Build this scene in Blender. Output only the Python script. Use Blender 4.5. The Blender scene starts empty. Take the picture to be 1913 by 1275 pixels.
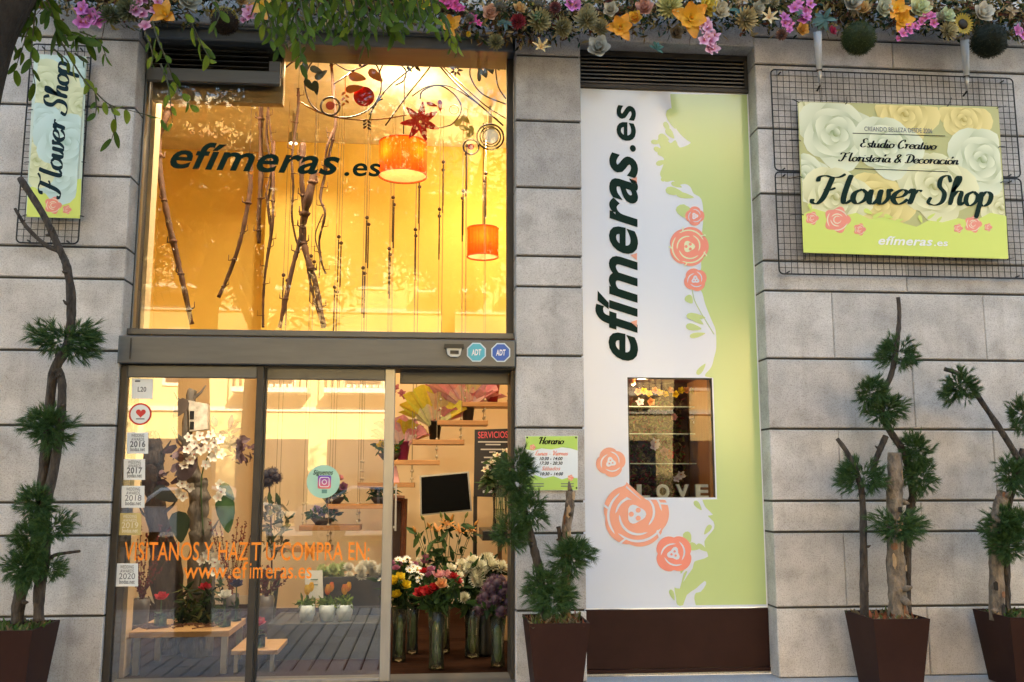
import bpy, math, random
from mathutils import Vector, Matrix
R = math.radians
rnd = random.Random(7)
S = bpy.context.scene
COL = S.collection

# ------------------------------------------------------------------ camera
IW, IH, F = 1913.0, 1275.0, 1750.0
PITCH, YAW = R(8.366), R(4.861)
CAM = Vector((0, -7.0, 1.46))
cd = bpy.data.cameras.new('camera'); co = bpy.data.objects.new('camera', cd); COL.objects.link(co)
co.location = CAM; co.rotation_euler = (R(90) + PITCH, 0, -YAW)
cd.sensor_fit = 'HORIZONTAL'; cd.sensor_width = 36; cd.lens = F / IW * 36
cd.clip_start = .05; cd.clip_end = 500
S.camera = co
# ------------------------------------------------------------------ sky, sun, exposure
SUN_EL, SUN_AZ = R(26), R(20)          # sun stands behind the shop, a little to the right
w = bpy.data.worlds.new('World'); S.world = w; w.use_nodes = True
nt = w.node_tree; nt.nodes.clear()
sky = nt.nodes.new('ShaderNodeTexSky'); sky.sky_type = 'NISHITA'; sky.sun_disc = False
sky.sun_elevation = SUN_EL; sky.sun_rotation = SUN_AZ; sky.air_density = 1.4; sky.dust_density = 2.2
bg = nt.nodes.new('ShaderNodeBackground'); bg.inputs[1].default_value = .15
wo = nt.nodes.new('ShaderNodeOutputWorld')
nt.links.new(sky.outputs[0], bg.inputs[0]); nt.links.new(bg.outputs[0], wo.inputs[0])
sd = bpy.data.lights.new('sun', 'SUN'); so = bpy.data.objects.new('sun', sd); COL.objects.link(so)
sd.energy = 4; sd.angle = R(.5); sd.color = (1, .91, .77)
tosun = Vector((math.sin(SUN_AZ) * math.cos(SUN_EL), math.cos(SUN_AZ) * math.cos(SUN_EL), math.sin(SUN_EL)))
so.rotation_euler = tosun.to_track_quat('Z', 'Y').to_euler(); so.location = (0, 0, 30)
S.view_settings.view_transform = 'Standard'; S.view_settings.look = 'None'
S.view_settings.exposure = 2.62; S.view_settings.gamma = 1
S.view_settings.use_curve_mapping = False
S.cycles.max_bounces = 8; S.cycles.transparent_max_bounces = 24; S.cycles.caustics_reflective = False
S.cycles.caustics_refractive = False; S.cycles.sample_clamp_indirect = 6

# ------------------------------------------------------------------ pixel -> place
_f = Vector((math.sin(YAW) * math.cos(PITCH), math.cos(YAW) * math.cos(PITCH), math.sin(PITCH)))
_r = Vector((math.cos(YAW), -math.sin(YAW), 0)); _u = _r.cross(_f)
def ray(px, py): return _f + _r * ((px - IW / 2) / F) - _u * ((py - IH / 2) / F)
def P(px, py, Y=0.0):
    d = ray(px, py); return CAM + d * ((Y - CAM.y) / d.y)
def PG(px, py, z=0.0):
    d = ray(px, py); return CAM + d * ((z - CAM.z) / d.z)
def X(px, py, Y): return P(px, py, Y).x
def Z(px, py, Y): return P(px, py, Y).z

# ------------------------------------------------------------------ materials
MATS = {}
def mat(name, col, rough=.6, metal=0, var=.12, vscale=6, bump=0, bscale=40, rand=0, spec=.5, stretch=None, col2=None, attr=False, emit=None, trans=0):
    if name in MATS: return MATS[name]
    m = bpy.data.materials.new(name); m.use_nodes = True; MATS[name] = m
    n = m.node_tree.nodes; L = m.node_tree.links; b = n['Principled BSDF']
    b.inputs['Roughness'].default_value = rough; b.inputs['Metallic'].default_value = metal
    b.inputs['Specular IOR Level'].default_value = spec
    tc = n.new('ShaderNodeTexCoord'); src = tc.outputs['Object']
    if stretch:
        mp = n.new('ShaderNodeMapping'); mp.inputs['Scale'].default_value = stretch; L.new(src, mp.inputs[0]); src = mp.outputs[0]
    if attr:
        a = n.new('ShaderNodeAttribute'); a.attribute_name = 'Col'; c = a.outputs['Color']
    else:
        rgb = n.new('ShaderNodeRGB'); rgb.outputs[0].default_value = (*col, 1); c = rgb.outputs[0]
    if var or col2:
        nz = n.new('ShaderNodeTexNoise'); nz.inputs['Scale'].default_value = vscale; nz.inputs['Detail'].default_value = 6; nz.inputs['Roughness'].default_value = .62
        L.new(src, nz.inputs[0])
        mr = n.new('ShaderNodeMapRange'); mr.inputs[1].default_value = .3; mr.inputs[2].default_value = .7
        L.new(nz.outputs[0], mr.inputs[0])
        if col2:
            mx = n.new('ShaderNodeMix'); mx.data_type = 'RGBA'; L.new(mr.outputs[0], mx.inputs[0]); L.new(c, mx.inputs[6]); mx.inputs[7].default_value = (*col2, 1); c = mx.outputs[2]
        else:
            mr.inputs[3].default_value = 1 - var; mr.inputs[4].default_value = 1 + var
            h = n.new('ShaderNodeHueSaturation'); L.new(mr.outputs[0], h.inputs['Value']); L.new(c, h.inputs['Color']); c = h.outputs[0]
    if rand:
        oi = n.new('ShaderNodeObjectInfo'); mr = n.new('ShaderNodeMapRange'); mr.inputs[3].default_value = 1 - rand; mr.inputs[4].default_value = 1 + rand
        L.new(oi.outputs['Random'], mr.inputs[0]); h = n.new('ShaderNodeHueSaturation'); L.new(mr.outputs[0], h.inputs['Value']); L.new(c, h.inputs['Color']); c = h.outputs[0]
    L.new(c, b.inputs['Base Color'])
    if bump:
        nb = n.new('ShaderNodeTexNoise'); nb.inputs['Scale'].default_value = bscale; nb.inputs['Detail'].default_value = 5; L.new(src, nb.inputs[0])
        bp = n.new('ShaderNodeBump'); bp.inputs['Strength'].default_value = bump; bp.inputs['Distance'].default_value = .01 if bump < .5 else .04
        L.new(nb.outputs[0], bp.inputs['Height']); L.new(bp.outputs[0], b.inputs['Normal'])
    if emit:
        b.inputs['Emission Color'].default_value = (*emit[0], 1); b.inputs['Emission Strength'].default_value = emit[1]
    if trans:
        t = n.new('ShaderNodeBsdfTranslucent'); L.new(c, t.inputs[0]); ms = n.new('ShaderNodeMixShader'); ms.inputs[0].default_value = trans
        L.new(b.outputs[0], ms.inputs[1]); L.new(t.outputs[0], ms.inputs[2]); L.new(ms.outputs[0], n['Material Output'].inputs[0])
    return m
def glassmat(name, ior=1.6, tint=(1, 1, 1), rough=0.0):
    if name in MATS: return MATS[name]
    m = bpy.data.materials.new(name); m.use_nodes = True; MATS[name] = m
    n = m.node_tree.nodes; L = m.node_tree.links; n.remove(n['Principled BSDF'])
    t = n.new('ShaderNodeBsdfTransparent'); t.inputs[0].default_value = (*tint, 1)
    g = n.new('ShaderNodeBsdfGlossy'); g.inputs['Roughness'].default_value = rough
    fr = n.new('ShaderNodeFresnel'); fr.inputs[0].default_value = ior
    ms = n.new('ShaderNodeMixShader'); L.new(fr.outputs[0], ms.inputs[0]); L.new(t.outputs[0], ms.inputs[1]); L.new(g.outputs[0], ms.inputs[2])
    L.new(ms.outputs[0], n['Material Output'].inputs[0])
    return m
def stonemat():
    m = mat('granite', (.49, .46, .435), .78, var=.22, vscale=3.2, rand=.16, bump=.25, bscale=160)
    n = m.node_tree.nodes; L = m.node_tree.links; b = n['Principled BSDF']
    c = b.inputs['Base Color'].links[0].from_socket
    tc = [x for x in n if x.type == 'TEX_COORD'][0]
    for sc, lo, hi, dark in ((130, .50, .64, .72), (60, .54, .72, .78), (5, .50, .80, .70)):
        z = n.new('ShaderNodeTexNoise'); z.inputs['Scale'].default_value = sc; z.inputs['Detail'].default_value = 3; L.new(tc.outputs['Object'], z.inputs[0])
        mr = n.new('ShaderNodeMapRange'); mr.inputs[1].default_value = lo; mr.inputs[2].default_value = hi; L.new(z.outputs[0], mr.inputs[0])
        mx = n.new('ShaderNodeMix'); mx.data_type = 'RGBA'; mx.blend_type = 'MULTIPLY'; L.new(mr.outputs[0], mx.inputs[0]); L.new(c, mx.inputs[6]); mx.inputs[7].default_value = (dark, dark * .97, dark * .94, 1); c = mx.outputs[2]
    # rain streaks: long in z
    mp = n.new('ShaderNodeMapping'); mp.inputs['Scale'].default_value = (9, 9, .7); L.new(tc.outputs['Object'], mp.inputs[0])
    z = n.new('ShaderNodeTexNoise'); z.inputs['Scale'].default_value = 1.0; z.inputs['Detail'].default_value = 5; L.new(mp.outputs[0], z.inputs[0])
    mr = n.new('ShaderNodeMapRange'); mr.inputs[1].default_value = .55; mr.inputs[2].default_value = .8; mr.inputs[4].default_value = .5; L.new(z.outputs[0], mr.inputs[0])
    mx = n.new('ShaderNodeMix'); mx.data_type = 'RGBA'; mx.blend_type = 'MULTIPLY'; L.new(mr.outputs[0], mx.inputs[0]); L.new(c, mx.inputs[6]); mx.inputs[7].default_value = (.62, .58, .54, 1)
    L.new(mx.outputs[2], b.inputs['Base Color'])
    return m
def woodmat(name, a, bcol, rough=.5, stretch=(2, 30, 30)):
    return mat(name, a, rough, col2=bcol, vscale=2.5, stretch=stretch, rand=.15)

# ------------------------------------------------------------------ mesh building
class MB:
    def __init__(s, smooth=False): s.v = []; s.f = []; s.c = []; s.col = (1, 1, 1); s.smooth = smooth
    def add(s, vs, fs, cols=None):
        o = len(s.v); s.v += [Vector(p) for p in vs]
        for k, f in enumerate(fs):
            s.f.append(tuple(i + o for i in f)); s.c.append(cols[k] if cols else s.col)
    def box(s, a, b):
        (x0, y0, z0), (x1, y1, z1) = a, b
        s.hexa([(x0, y0, z0), (x1, y0, z0), (x1, y1, z0), (x0, y1, z0), (x0, y0, z1), (x1, y0, z1), (x1, y1, z1), (x0, y1, z1)])
        return s
    def hexa(s, v):
        s.add(v, [(3, 2, 1, 0), (4, 5, 6, 7), (0, 1, 5, 4), (1, 2, 6, 5), (2, 3, 7, 6), (3, 0, 4, 7)]); return s
    def bbox(s, a, b, c=.006):           # box with chamfered edges on the front (-Y) face
        (x0, y0, z0), (x1, y1, z1) = a, b
        q = lambda y, d: [(x0 + d, y, z0 + d), (x1 - d, y, z0 + d), (x1 - d, y, z1 - d), (x0 + d, y, z1 - d)]
        v = q(y0, c) + q(y0 + c, 0) + q(y1, 0)
        f = [(0, 1, 2, 3), (11, 10, 9, 8)]
        for l in (0, 4):
            for i in range(4): j = (i + 1) % 4; f.append((l + i, l + 4 + i, l + 4 + j, l + j))
        s.add(v, f); return s
    def poly(s, pts): s.add(pts, [tuple(range(len(pts)))]); return s
    def slab(s, pts, d):                 # polygon extruded by vector d
        n = len(pts); d = Vector(d); v = [Vector(p) for p in pts]; v += [p + d for p in v]
        s.add(v, [tuple(range(n)), tuple(range(2 * n - 1, n - 1, -1))] + [(i, i + n, (i + 1) % n + n, (i + 1) % n) for i in range(n)]); return s
    def tube(s, path, r, n=8, cap=True, closed=False):
        path = [Vector(p) for p in path]; m = len(path)
        rs = r if isinstance(r, (list, tuple)) else [r] * m
        up = None; vs = []; 
        for i, p in enumerate(path):
            if closed: t = path[(i + 1) % m] - path[i - 1]
            else: t = path[min(i + 1, m - 1)] - path[max(i - 1, 0)]
            t.normalize()
            if up is None: up = t.orthogonal().normalized()
            up = (up - t * up.dot(t)); up = up.normalized() if up.length > 1e-6 else t.orthogonal().normalized()
            bi = t.cross(up)
            for k in range(n):
                a = 2 * math.pi * k / n; vs.append(p + (up * math.cos(a) + bi * math.sin(a)) * rs[i])
        fs = []
        for i in range(m if closed else m - 1):
            a, b = i * n, ((i + 1) % m) * n
            for k in range(n): j = (k + 1) % n; fs.append((a + k, a + j, b + j, b + k))
        if cap and not closed: fs += [tuple(range(n - 1, -1, -1)), tuple(range((m - 1) * n, m * n))]
        s.add(vs, fs); return s
    def lathe(s, c, prof, n=16, sx=1, sy=1):
        c = Vector(c); vs = []; fs = []
        for r_, z in prof:
            for k in range(n):
                a = 2 * math.pi * k / n; vs.append(c + Vector((r_ * sx * math.cos(a), r_ * sy * math.sin(a), z)))
        for i in range(len(prof) - 1):
            for k in range(n): j = (k + 1) % n; fs.append((i * n + k, i * n + j, (i + 1) * n + j, (i + 1) * n + k))
        s.add(vs, fs); return s
    def ball(s, c, r, n=10, sq=(1, 1, 1), jit=0, rg=rnd):
        pr = []; m = max(4, n // 2 + 1)
        vs = []; fs = []
        for i in range(m + 1):
            th = math.pi * i / m
            for k in range(n):
                a = 2 * math.pi * k / n; q = 1 + rg.uniform(-jit, jit)
                vs.append(Vector(c) + Vector((r * sq[0] * math.sin(th) * math.cos(a) * q, r * sq[1] * math.sin(th) * math.sin(a) * q, -r * sq[2] * math.cos(th) * q)))
        for i in range(m):
            for k in range(n): j = (k + 1) % n; fs.append((i * n + k, i * n + j, (i + 1) * n + j, (i + 1) * n + k))
        s.add(vs, fs); return s
    def mesh(s, name, off=Vector((0, 0, 0))):
        me = bpy.data.meshes.new(name); me.from_pydata([tuple(p - off) for p in s.v], [], s.f)
        ca = me.color_attributes.new('Col', 'FLOAT_COLOR', 'CORNER')
        data = []
        for f, c in zip(s.f, s.c):
            if isinstance(c[0], (tuple, list)):
                for k in range(len(f)): data += [*c[k], 1]
            else:
                for k in range(len(f)): data += [*c, 1]
        ca.data.foreach_set('color', data)
        if s.smooth: me.polygons.foreach_set('use_smooth', [True] * len(me.polygons))
        me.update(); return me

WLOC = {}
def wl(o): return WLOC.get(o.name, Vector((0, 0, 0))) if o else Vector((0, 0, 0))
def thing(name, label, cat, loc=(0, 0, 0), group=None, kind=None):
    o = bpy.data.objects.new(name, None); COL.objects.link(o); o.location = loc; WLOC[o.name] = Vector(loc)
    tag(o, label, cat, group, kind); o.empty_display_size = .1; return o
def tag(o, label=None, cat=None, group=None, kind=None):
    if label: o['label'] = label
    if cat: o['category'] = cat
    if group: o['group'] = group
    if kind: o['kind'] = kind
    return o
def obj(name, mb, m, parent=None, kind=None, origin=None):
    off = wl(parent)
    if parent is None and origin is not None: off = Vector(origin)
    me = mb.mesh(name, off); me.materials.append(m)
    o = bpy.data.objects.new(name, me); COL.objects.link(o)
    if parent: o.parent = parent; WLOC[o.name] = off
    else: o.location = off; WLOC[o.name] = off
    if kind: o['kind'] = kind
    return o
def inst(name, me, parent, loc, rot=(0, 0, 0), scale=(1, 1, 1)):     # share mesh data; loc in world
    o = bpy.data.objects.new(name, me); COL.objects.link(o)
    o.location = Vector(loc) - wl(parent); o.rotation_euler = rot; o.scale = scale if hasattr(scale, '__len__') else (scale,) * 3
    if parent: o.parent = parent
    return o
def cmesh(mb, name, m): me = mb.mesh(name); me.materials.append(m); return me
def bx(name, a, b, m, parent=None, ch=0): 
    mb = MB(); mb.bbox(a, b, ch) if ch else mb.box(a, b); return obj(name, mb, m, parent)
def spline(pts, k=6, closed=False):
    pts = [Vector(p) for p in pts]; n = len(pts); out = []
    for i in range(n if closed else n - 1):
        g = (lambda j: pts[j % n]) if closed else (lambda j: pts[max(0, min(n - 1, j))])
        p0, p1, p2, p3 = g(i - 1), g(i), g(i + 1), g(i + 2)
        for j in range(k):
            t = j / k
            out.append(.5 * ((2 * p1) + (p2 - p0) * t + (2 * p0 - 5 * p1 + 4 * p2 - p3) * t * t + (3 * p1 - p0 - 3 * p2 + p3) * t ** 3))
    if not closed: out.append(pts[-1])
    return out

# ------------------------------------------------------------------ lettering
_tc = {}
def text2d(s, bold=0, shear=0):
    k = (s, bold, shear)
    if k in _tc: return _tc[k]
    cu = bpy.data.curves.new('t', 'FONT'); cu.body = s; cu.offset = bold; cu.shear = shear; cu.resolution_u = 4; cu.space_character = 1 + bold * 2.4
    o = bpy.data.objects.new('t', cu); COL.objects.link(o)
    dg = bpy.context.evaluated_depsgraph_get(); me = bpy.data.meshes.new_from_object(o.evaluated_get(dg))
    v = [(p.co.x, p.co.y) for p in me.vertices]; f = [tuple(p.vertices) for p in me.polygons]
    bpy.data.objects.remove(o); bpy.data.curves.remove(cu); bpy.data.meshes.remove(me)
    _tc[k] = (v, f); return v, f
XH = max(p[1] for p in text2d('x')[0])
CH = max(p[1] for p in text2d('H')[0])
def lettering(mb, s, A, B, h, bold=0, shear=0, lower=True, normal=Vector((0, -1, 0))):
    """text fitted from A to B on the plane facing `normal`; h = x-height (lower) or cap height"""
    v, f = text2d(s, bold, shear)
    x0 = min(p[0] for p in v); x1 = max(p[0] for p in v)
    A, B = Vector(A), Vector(B); ux = (B - A) / (x1 - x0); uy = normal.cross((B - A).normalized()) * -1
    uy = uy if True else uy
    up = (B - A).normalized(); uy = Vector((-up.z, 0, up.x)) if abs(normal.y) > .5 else uy
    k = h / (XH if lower else CH)
    mb.add([A + ux * (x - x0) + uy * (y * k) for x, y in v], f)
def label_text(name, s, A, B, h, m, parent, bold=0, shear=0, lower=True):
    mb = MB(); lettering(mb, s, A, B, h, bold, shear, lower); return obj(name, mb, m, parent)
G = {
 'a': (1.0, [[(.75, .85), (.45, 1), (.12, .7), (.1, .3), (.35, 0), (.65, .25), (.78, .95)], [(.8, 1), (.75, .3), (.9, 0), (1.1, .2)]]),
 'c': (.85, [[(.75, .8), (.5, 1), (.15, .75), (.1, .3), (.4, 0), (.7, .1), (.9, .3)]]),
 'd': (1.0, [[(.75, .85), (.45, 1), (.12, .7), (.1, .3), (.35, 0), (.65, .25), (.78, .95)], [(.88, 2), (.76, .3), (.9, 0), (1.1, .2)]]),
 'e': (.85, [[(.1, .4), (.6, .55), (.75, .85), (.5, 1), (.15, .7), (.12, .3), (.4, 0), (.7, .1), (.9, .35)]]),
 'h': (.95, [[(.05, .9), (.4, 1.6), (.38, 2), (.2, 1.9), (.14, 1.2), (.1, 0)], [(.12, .5), (.4, .95), (.66, .9), (.65, .4), (.75, .03), (1, .25)]]),
 'i': (.45, [[(.2, 1), (.15, .3), (.3, 0), (.5, .2)], [(.25, 1.45), (.3, 1.38)]]),
 'í': (.45, [[(.2, 1), (.15, .3), (.3, 0), (.5, .2)], [(.4, 1.8), (.25, 1.35)]]),
 'l': (.55, [[(.26, 2), (.18, 1.4), (.14, .35), (.3, 0), (.58, .25)]]),
 'n': (1.0, [[(.1, 1), (.15, .6), (.1, 0)], [(.12, .5), (.4, .95), (.66, .9), (.65, .4), (.75, .03), (1, .25)]]),
 'o': (.9, [[(.5, 1), (.15, .75), (.12, .3), (.4, 0), (.75, .25), (.8, .7), (.5, 1)], [(.6, .9), (.8, .78), (1, .88)]]),
 'ó': (.9, [[(.5, 1), (.15, .75), (.12, .3), (.4, 0), (.75, .25), (.8, .7), (.5, 1)], [(.75, 1.8), (.55, 1.35)]]),
 'p': (.95, [[(.1, 1), (.15, .4), (.08, -.9)], [(.13, .55), (.4, 1), (.75, .8), (.72, .25), (.4, 0), (.15, .2)]]),
 'r': (.75, [[(0, .75), (.2, 1.05), (.3, .7), (.22, 0)], [(.25, .5), (.5, .95), (.75, .9)]]),
 's': (.65, [[(.65, .8), (.45, 1), (.2, .8), (.4, .5), (.6, .25), (.35, 0), (.05, .15)]]),
 't': (.55, [[(.28, 1.6), (.2, .3), (.35, 0), (.6, .2)], [(0, 1.02), (.55, 1.02)]]),
 'u': (1.0, [[(.1, 1), (.1, .3), (.3, 0), (.6, .3), (.7, 1)], [(.7, 1), (.68, .3), (.82, 0), (1.05, .2)]]),
 'v': (.8, [[(.1, .95), (.2, .6), (.3, 0), (.65, .5), (.65, 1)]]),
 'w': (1.3, [[(.1, 1), (.12, .2), (.35, 0), (.6, .4), (.64, 1)], [(.64, 1), (.64, .2), (.87, 0), (1.12, .4), (1.05, 1), (1.28, .88)]]),
 'F': (1.35, [[(.62, 1.85), (.5, 1.0), (.36, .3), (.12, -.02), (-.15, .06), (-.18, .3)], [(-.12, 1.5), (-.1, 1.8), (.2, 1.92), (.6, 1.82), (1.0, 1.84), (1.28, 2.05)], [(.3, .95), (.62, .92), (.92, 1.08)]]),
 'S': (1.25, [[(1.1, 1.6), (.85, 2.05), (.45, 1.85), (.45, 1.3), (.85, .8), (.8, .2), (.4, -.05), (-.05, .1), (.05, .5)]]),
 'E': (1.1, [[(1, 1.8), (.7, 2), (.35, 1.75), (.45, 1.2), (.75, 1.1)], [(.6, 1.1), (.2, .8), (.15, .3), (.5, 0), (1, .3)]]),
 'C': (1.15, [[(1, 1.5), (.9, 2), (.4, 1.7), (.1, .9), (.3, .1), (.7, 0), (1.05, .4)]]),
 'D': (1.35, [[(.55, 1.8), (.4, .1)], [(-.1, 1.7), (.4, 2), (1.1, 1.7), (1.25, .9), (.9, .2), (.3, 0), (0, .15)]]),
 'H': (1.4, [[(-.1, 1.5), (.1, 1.9), (.45, 1.9), (.35, 1), (.3, 0)], [(1.25, 2), (1.05, .2), (1.3, .15)], [(.3, 1), (1.1, 1.08)]]),
 'L': (1.1, [[(.9, 1.7), (.6, 2), (.4, 1.4), (.3, .3), (0, .1), (.4, .12), (1, 0), (1.1, .3)]]),
 'V': (1.2, [[(-.1, 1.6), (.2, 2), (.4, 1.2), (.5, 0), (1, 1.2), (1.2, 2)]]),
 '&': (1.2, [[(1.15, .05), (.4, 1.2), (.35, 1.7), (.6, 1.9), (.8, 1.6), (.2, .7), (.15, .2), (.5, 0), (1, .8)]]),
 '-': (.8, [[(.1, .5), (.6, .5)]]), ' ': (.6, []),
}
def script(mb, s, A, B, h, pen=.3, thin=.28, shear=.22, ydir=None):
    """hand-lettered script: broad strokes down, hairlines up; A..B along the baseline"""
    A, B = Vector(A), Vector(B); up = (B - A).normalized(); n = Vector((0, -1, 0)); uy = Vector((-up.z, 0, up.x))
    tot = sum(G[c][0] for c in s); kx = (B - A).length / tot; x = 0; lay = 0
    for ch in s:
        adv, strokes = G[ch]
        for st in strokes:
            pts = spline([(p[0], p[1], 0) for p in st], 5)
            L_, R_ = [], []
            for i, p in enumerate(pts):
                d = pts[min(i + 1, len(pts) - 1)] - pts[max(i - 1, 0)]; d.normalize()
                wgt = thin + (1 - thin) * min(1, abs(d.y) ** 1.3 * (1 if d.y < 0 else .75))
                e = .6 if i in (0, len(pts) - 1) else 1
                hw = pen * .5 * wgt * e; nn = Vector((-d.y, d.x, 0)) * hw
                L_.append(p + nn); R_.append(p - nn)
            lay += 1
            vs = [A + up * ((x + q.x + shear * q.y) * kx) + uy * (q.y * h) + n * (.00005 * lay) for q in L_ + R_]
            m = len(pts); mb.add(vs, [(i, i + m, i + m + 1, i + 1) for i in range(m - 1)])
        x += adv

# ------------------------------------------------------------------ palette
STONE = stonemat()
MORTAR = mat('joint_mortar', (.05, .047, .043), .9, var=.2)  # dark mortar core behind the stone joints
STEEL = mat('brushed_bronze_steel', (.12, .12, .115), .42, metal=.35, var=.1, vscale=3, stretch=(1, 8, 8), bump=.03, bscale=30)
STEEL_L = mat('brushed_light_steel', (.34, .33, .31), .36, metal=.7, var=.08, vscale=3, stretch=(8, 8, 1))
DARKM = mat('dark_bronze_metal', (.045, .04, .035), .45, metal=.5, var=.2)
BROWN = mat('brown_lacquered_metal', (.030, .012, .009), .55, var=.15, vscale=4, bump=.03, bscale=60, spec=.12)
BLACKW = mat('black_wire', (.012, .012, .013), .45, metal=.3, var=0)
WHITEP = mat('white_print', (.66, .71, .81), .16, var=0, spec=.9)  # bluish cast of the daylight put into the white
GREENP = mat('lime_print', (.50, .62, .26), .16, var=0, spec=.9)
CORAL = mat('coral_print', (.82, .27, .20), .3, var=0)
DGREEN = mat('dark_green_vinyl', (.001, .017, .011), .5, var=0, spec=.12)
ORANGE = mat('orange_vinyl', (.90, .27, .03), .5, var=0, spec=.2)
INK = mat('black_ink', (.003, .006, .006), .5, var=0, spec=.1)
WALLIN = mat('cream_plaster', (.78, .62, .40), .8, var=.04, vscale=2)
GLASS = glassmat('clear_glass', 1.48); GLASSD = glassmat('door_glass', 2.05)
VCOL = mat('petal_colour', (1, 1, 1), .6, var=.14, vscale=30, attr=True, trans=.22)
VMAT = mat('printed_colour', (1, 1, 1), .45, var=0, attr=True)
LEAFM = mat('leaf_colour', (1, 1, 1), .6, var=.2, vscale=20, attr=True, trans=.35, spec=.2)
NEEDLE = mat('pine_needle', (.020, .052, .014), .55, var=.35, vscale=9, col2=(.075, .145, .036), trans=.12, spec=.3)
BARK = mat('grey_brown_bark', (.014, .010, .008), .9, col2=(.085, .065, .05), vscale=30, bump=.8, bscale=45, stretch=(1, 1, .35))
PEEL = mat('peeling_bark', (.045, .036, .03), .9, col2=(.30, .23, .165), vscale=15, bump=.9, bscale=30, stretch=(1, 1, .5))
WOODD = woodmat('dark_twig', (.06, .024, .012), (.14, .06, .03), .8, (6, 6, 6))
PINEW = woodmat('pale_pine_board', (.46, .27, .11), (.56, .35, .16))
ASPH = mat('asphalt', (.055, .055, .058), .85, var=.25, vscale=3, bump=.3, bscale=200)

# ================================================================== THE STREET
def struct(name, mb, m, parent=None):
    o = obj(name, mb, m, parent)
    if parent is None: o['kind'] = 'structure'
    return o
KW = -3.9                                  # kerb line
struct('ground', MB().box((-90, -90, -.6), (90, 40, -.2)), mat('earth', (.12, .10, .08), .9))
struct('road', MB().box((-60, -17.8, -.2), (60, KW - .16, -.13)), ASPH)
PAVE = mat('grey_paving', (.46, .455, .45), .7, var=.12, vscale=8, rand=.12, bump=.1, bscale=120)
pv = struct('pavement', MB().box((-30, KW, -.2), (30, .19, -.016)), mat('paving_joint', (.05, .05, .05), .9))
# ribbed paving slabs: three bars each, joints recessed
sl = MB()
for k in range(3): sl.bbox((0, 0, 0), (1, 1, 1), .01) if False else sl.hexa([(.004 + k * .132, .004, -.016), (.122 + k * .132, .004, -.016), (.122 + k * .132, .392, -.016), (.004 + k * .132, .392, -.016), (.009 + k * .132, .009, 0), (.117 + k * .132, .009, 0), (.117 + k * .132, .387, 0), (.009 + k * .132, .387, 0)])
slm = cmesh(sl, 'paving_slab', PAVE)
for i in range(-10, 9):
    for j in range(9):
        inst('paving_slab', slm, pv, (i * .396, -.335 - .3965 * (j + 1), rnd.uniform(-.002, .002)))
gr = bx('granite_band', (-14, -.33, -.016), (14, .185, .002), mat('speckled_granite', (.30, .31, .32), .6, col2=(.62, .62, .62), vscale=120), pv)
k_ = struct('kerb', MB().box((-30, KW - .15, -.2), (30, KW - .002, .004)), mat('kerb_granite', (.33, .32, .31), .8, var=.2, vscale=30))
struct('far_pavement', MB().box((-60, -22.5, -.2), (60, -17.8, 0)), PAVE)

# ================================================================== THE SHOP BUILDING
B_ = thing('shop_building', 'grey granite clad building front framing the flower shop', 'building', (0, 0, 0))
zs = [Z(1450, 70, 0), Z(1450, 121, 0)] + [sum((Z(x, v, 0)) for x, v in t) / 3 for t in zip([(90, v) for v in (196, 327, 458, 516, 655, 796, 940, 1003, 1155)], [(1030, v) for v in (230, 353, 482, 541, 664, 798, 935, 995, 1140)], [(1450, v) for v in (238, 360, 487, 542, 671, 802, 938, 995, 1135)])] + [0.0]
ztop = zs[0] + .55
zs = [ztop] + zs
XL = X(224, 655, 0); XM0 = X(964, 655, 0); XM1 = X(1090, 655, 0); XR = X(1432, 655, 0)
D = .20; J = .0085
def masonry(name, x0, x1, cuts=None, top=None):
    core = bx(name, (x0 + .012, .018, .0), (x1 - .012, .45, (top or ztop) - .01), MORTAR, B_)
    for k in range(len(zs) - 1):
        z1, z0 = zs[k], zs[k + 1]
        xs = [x0] + (cuts[k] if cuts else []) + [x1]
        for a, b in zip(xs[:-1], xs[1:]):
            y = rnd.uniform(-.0015, .0015)
            vj = .0016
            bx('stone_block', (a + (vj if a != x0 else 0), y, z0 + J), (b - (vj if b != x1 else 0), D + y, z1 - J), STONE, core, .007)
masonry('left_pilaster', XL - 1.9, XL)
masonry('middle_pilaster', XM0, XM1)
ca = [X(1556, 600, 0), X(1839, 600, 0), X(1839, 600, 0) * 2 - X(1556, 600, 0)]
cb = [X(1707, 735, 0), X(1707, 735, 0) + ca[1] - ca[0]]
cc = [[a for a in (ca if k % 2 == 0 else cb)] for k in range(len(zs) - 1)]
masonry('right_wall', XR, XR + 3.4, cc)
# lintel stones over the two bays and the plain storeys above
zl1 = Z(620, 52, 0); zl2 = Z(1240, 80, 0)
bx('stone_lintel', (XL + .003, .004, zl1), (XM0 - .003, .44, ztop), STONE, B_, .006)
bx('stone_lintel', (XM1 + .003, .004, zl2), (XR - .003, .44, ztop), STONE, B_, .006)
bx('upper_wall', (XL - 1.9, 0.0, ztop + .012), (XR + 3.4, 5.6, 13.5), STONE, B_)
bx('upper_wall', (-22, .003, -.1), (XL - 1.905, 5.6, 13.5), STONE, B_)
bx('upper_wall', (XR + 3.405, .003, -.1), (22, 5.6, 13.5), STONE, B_)
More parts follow.
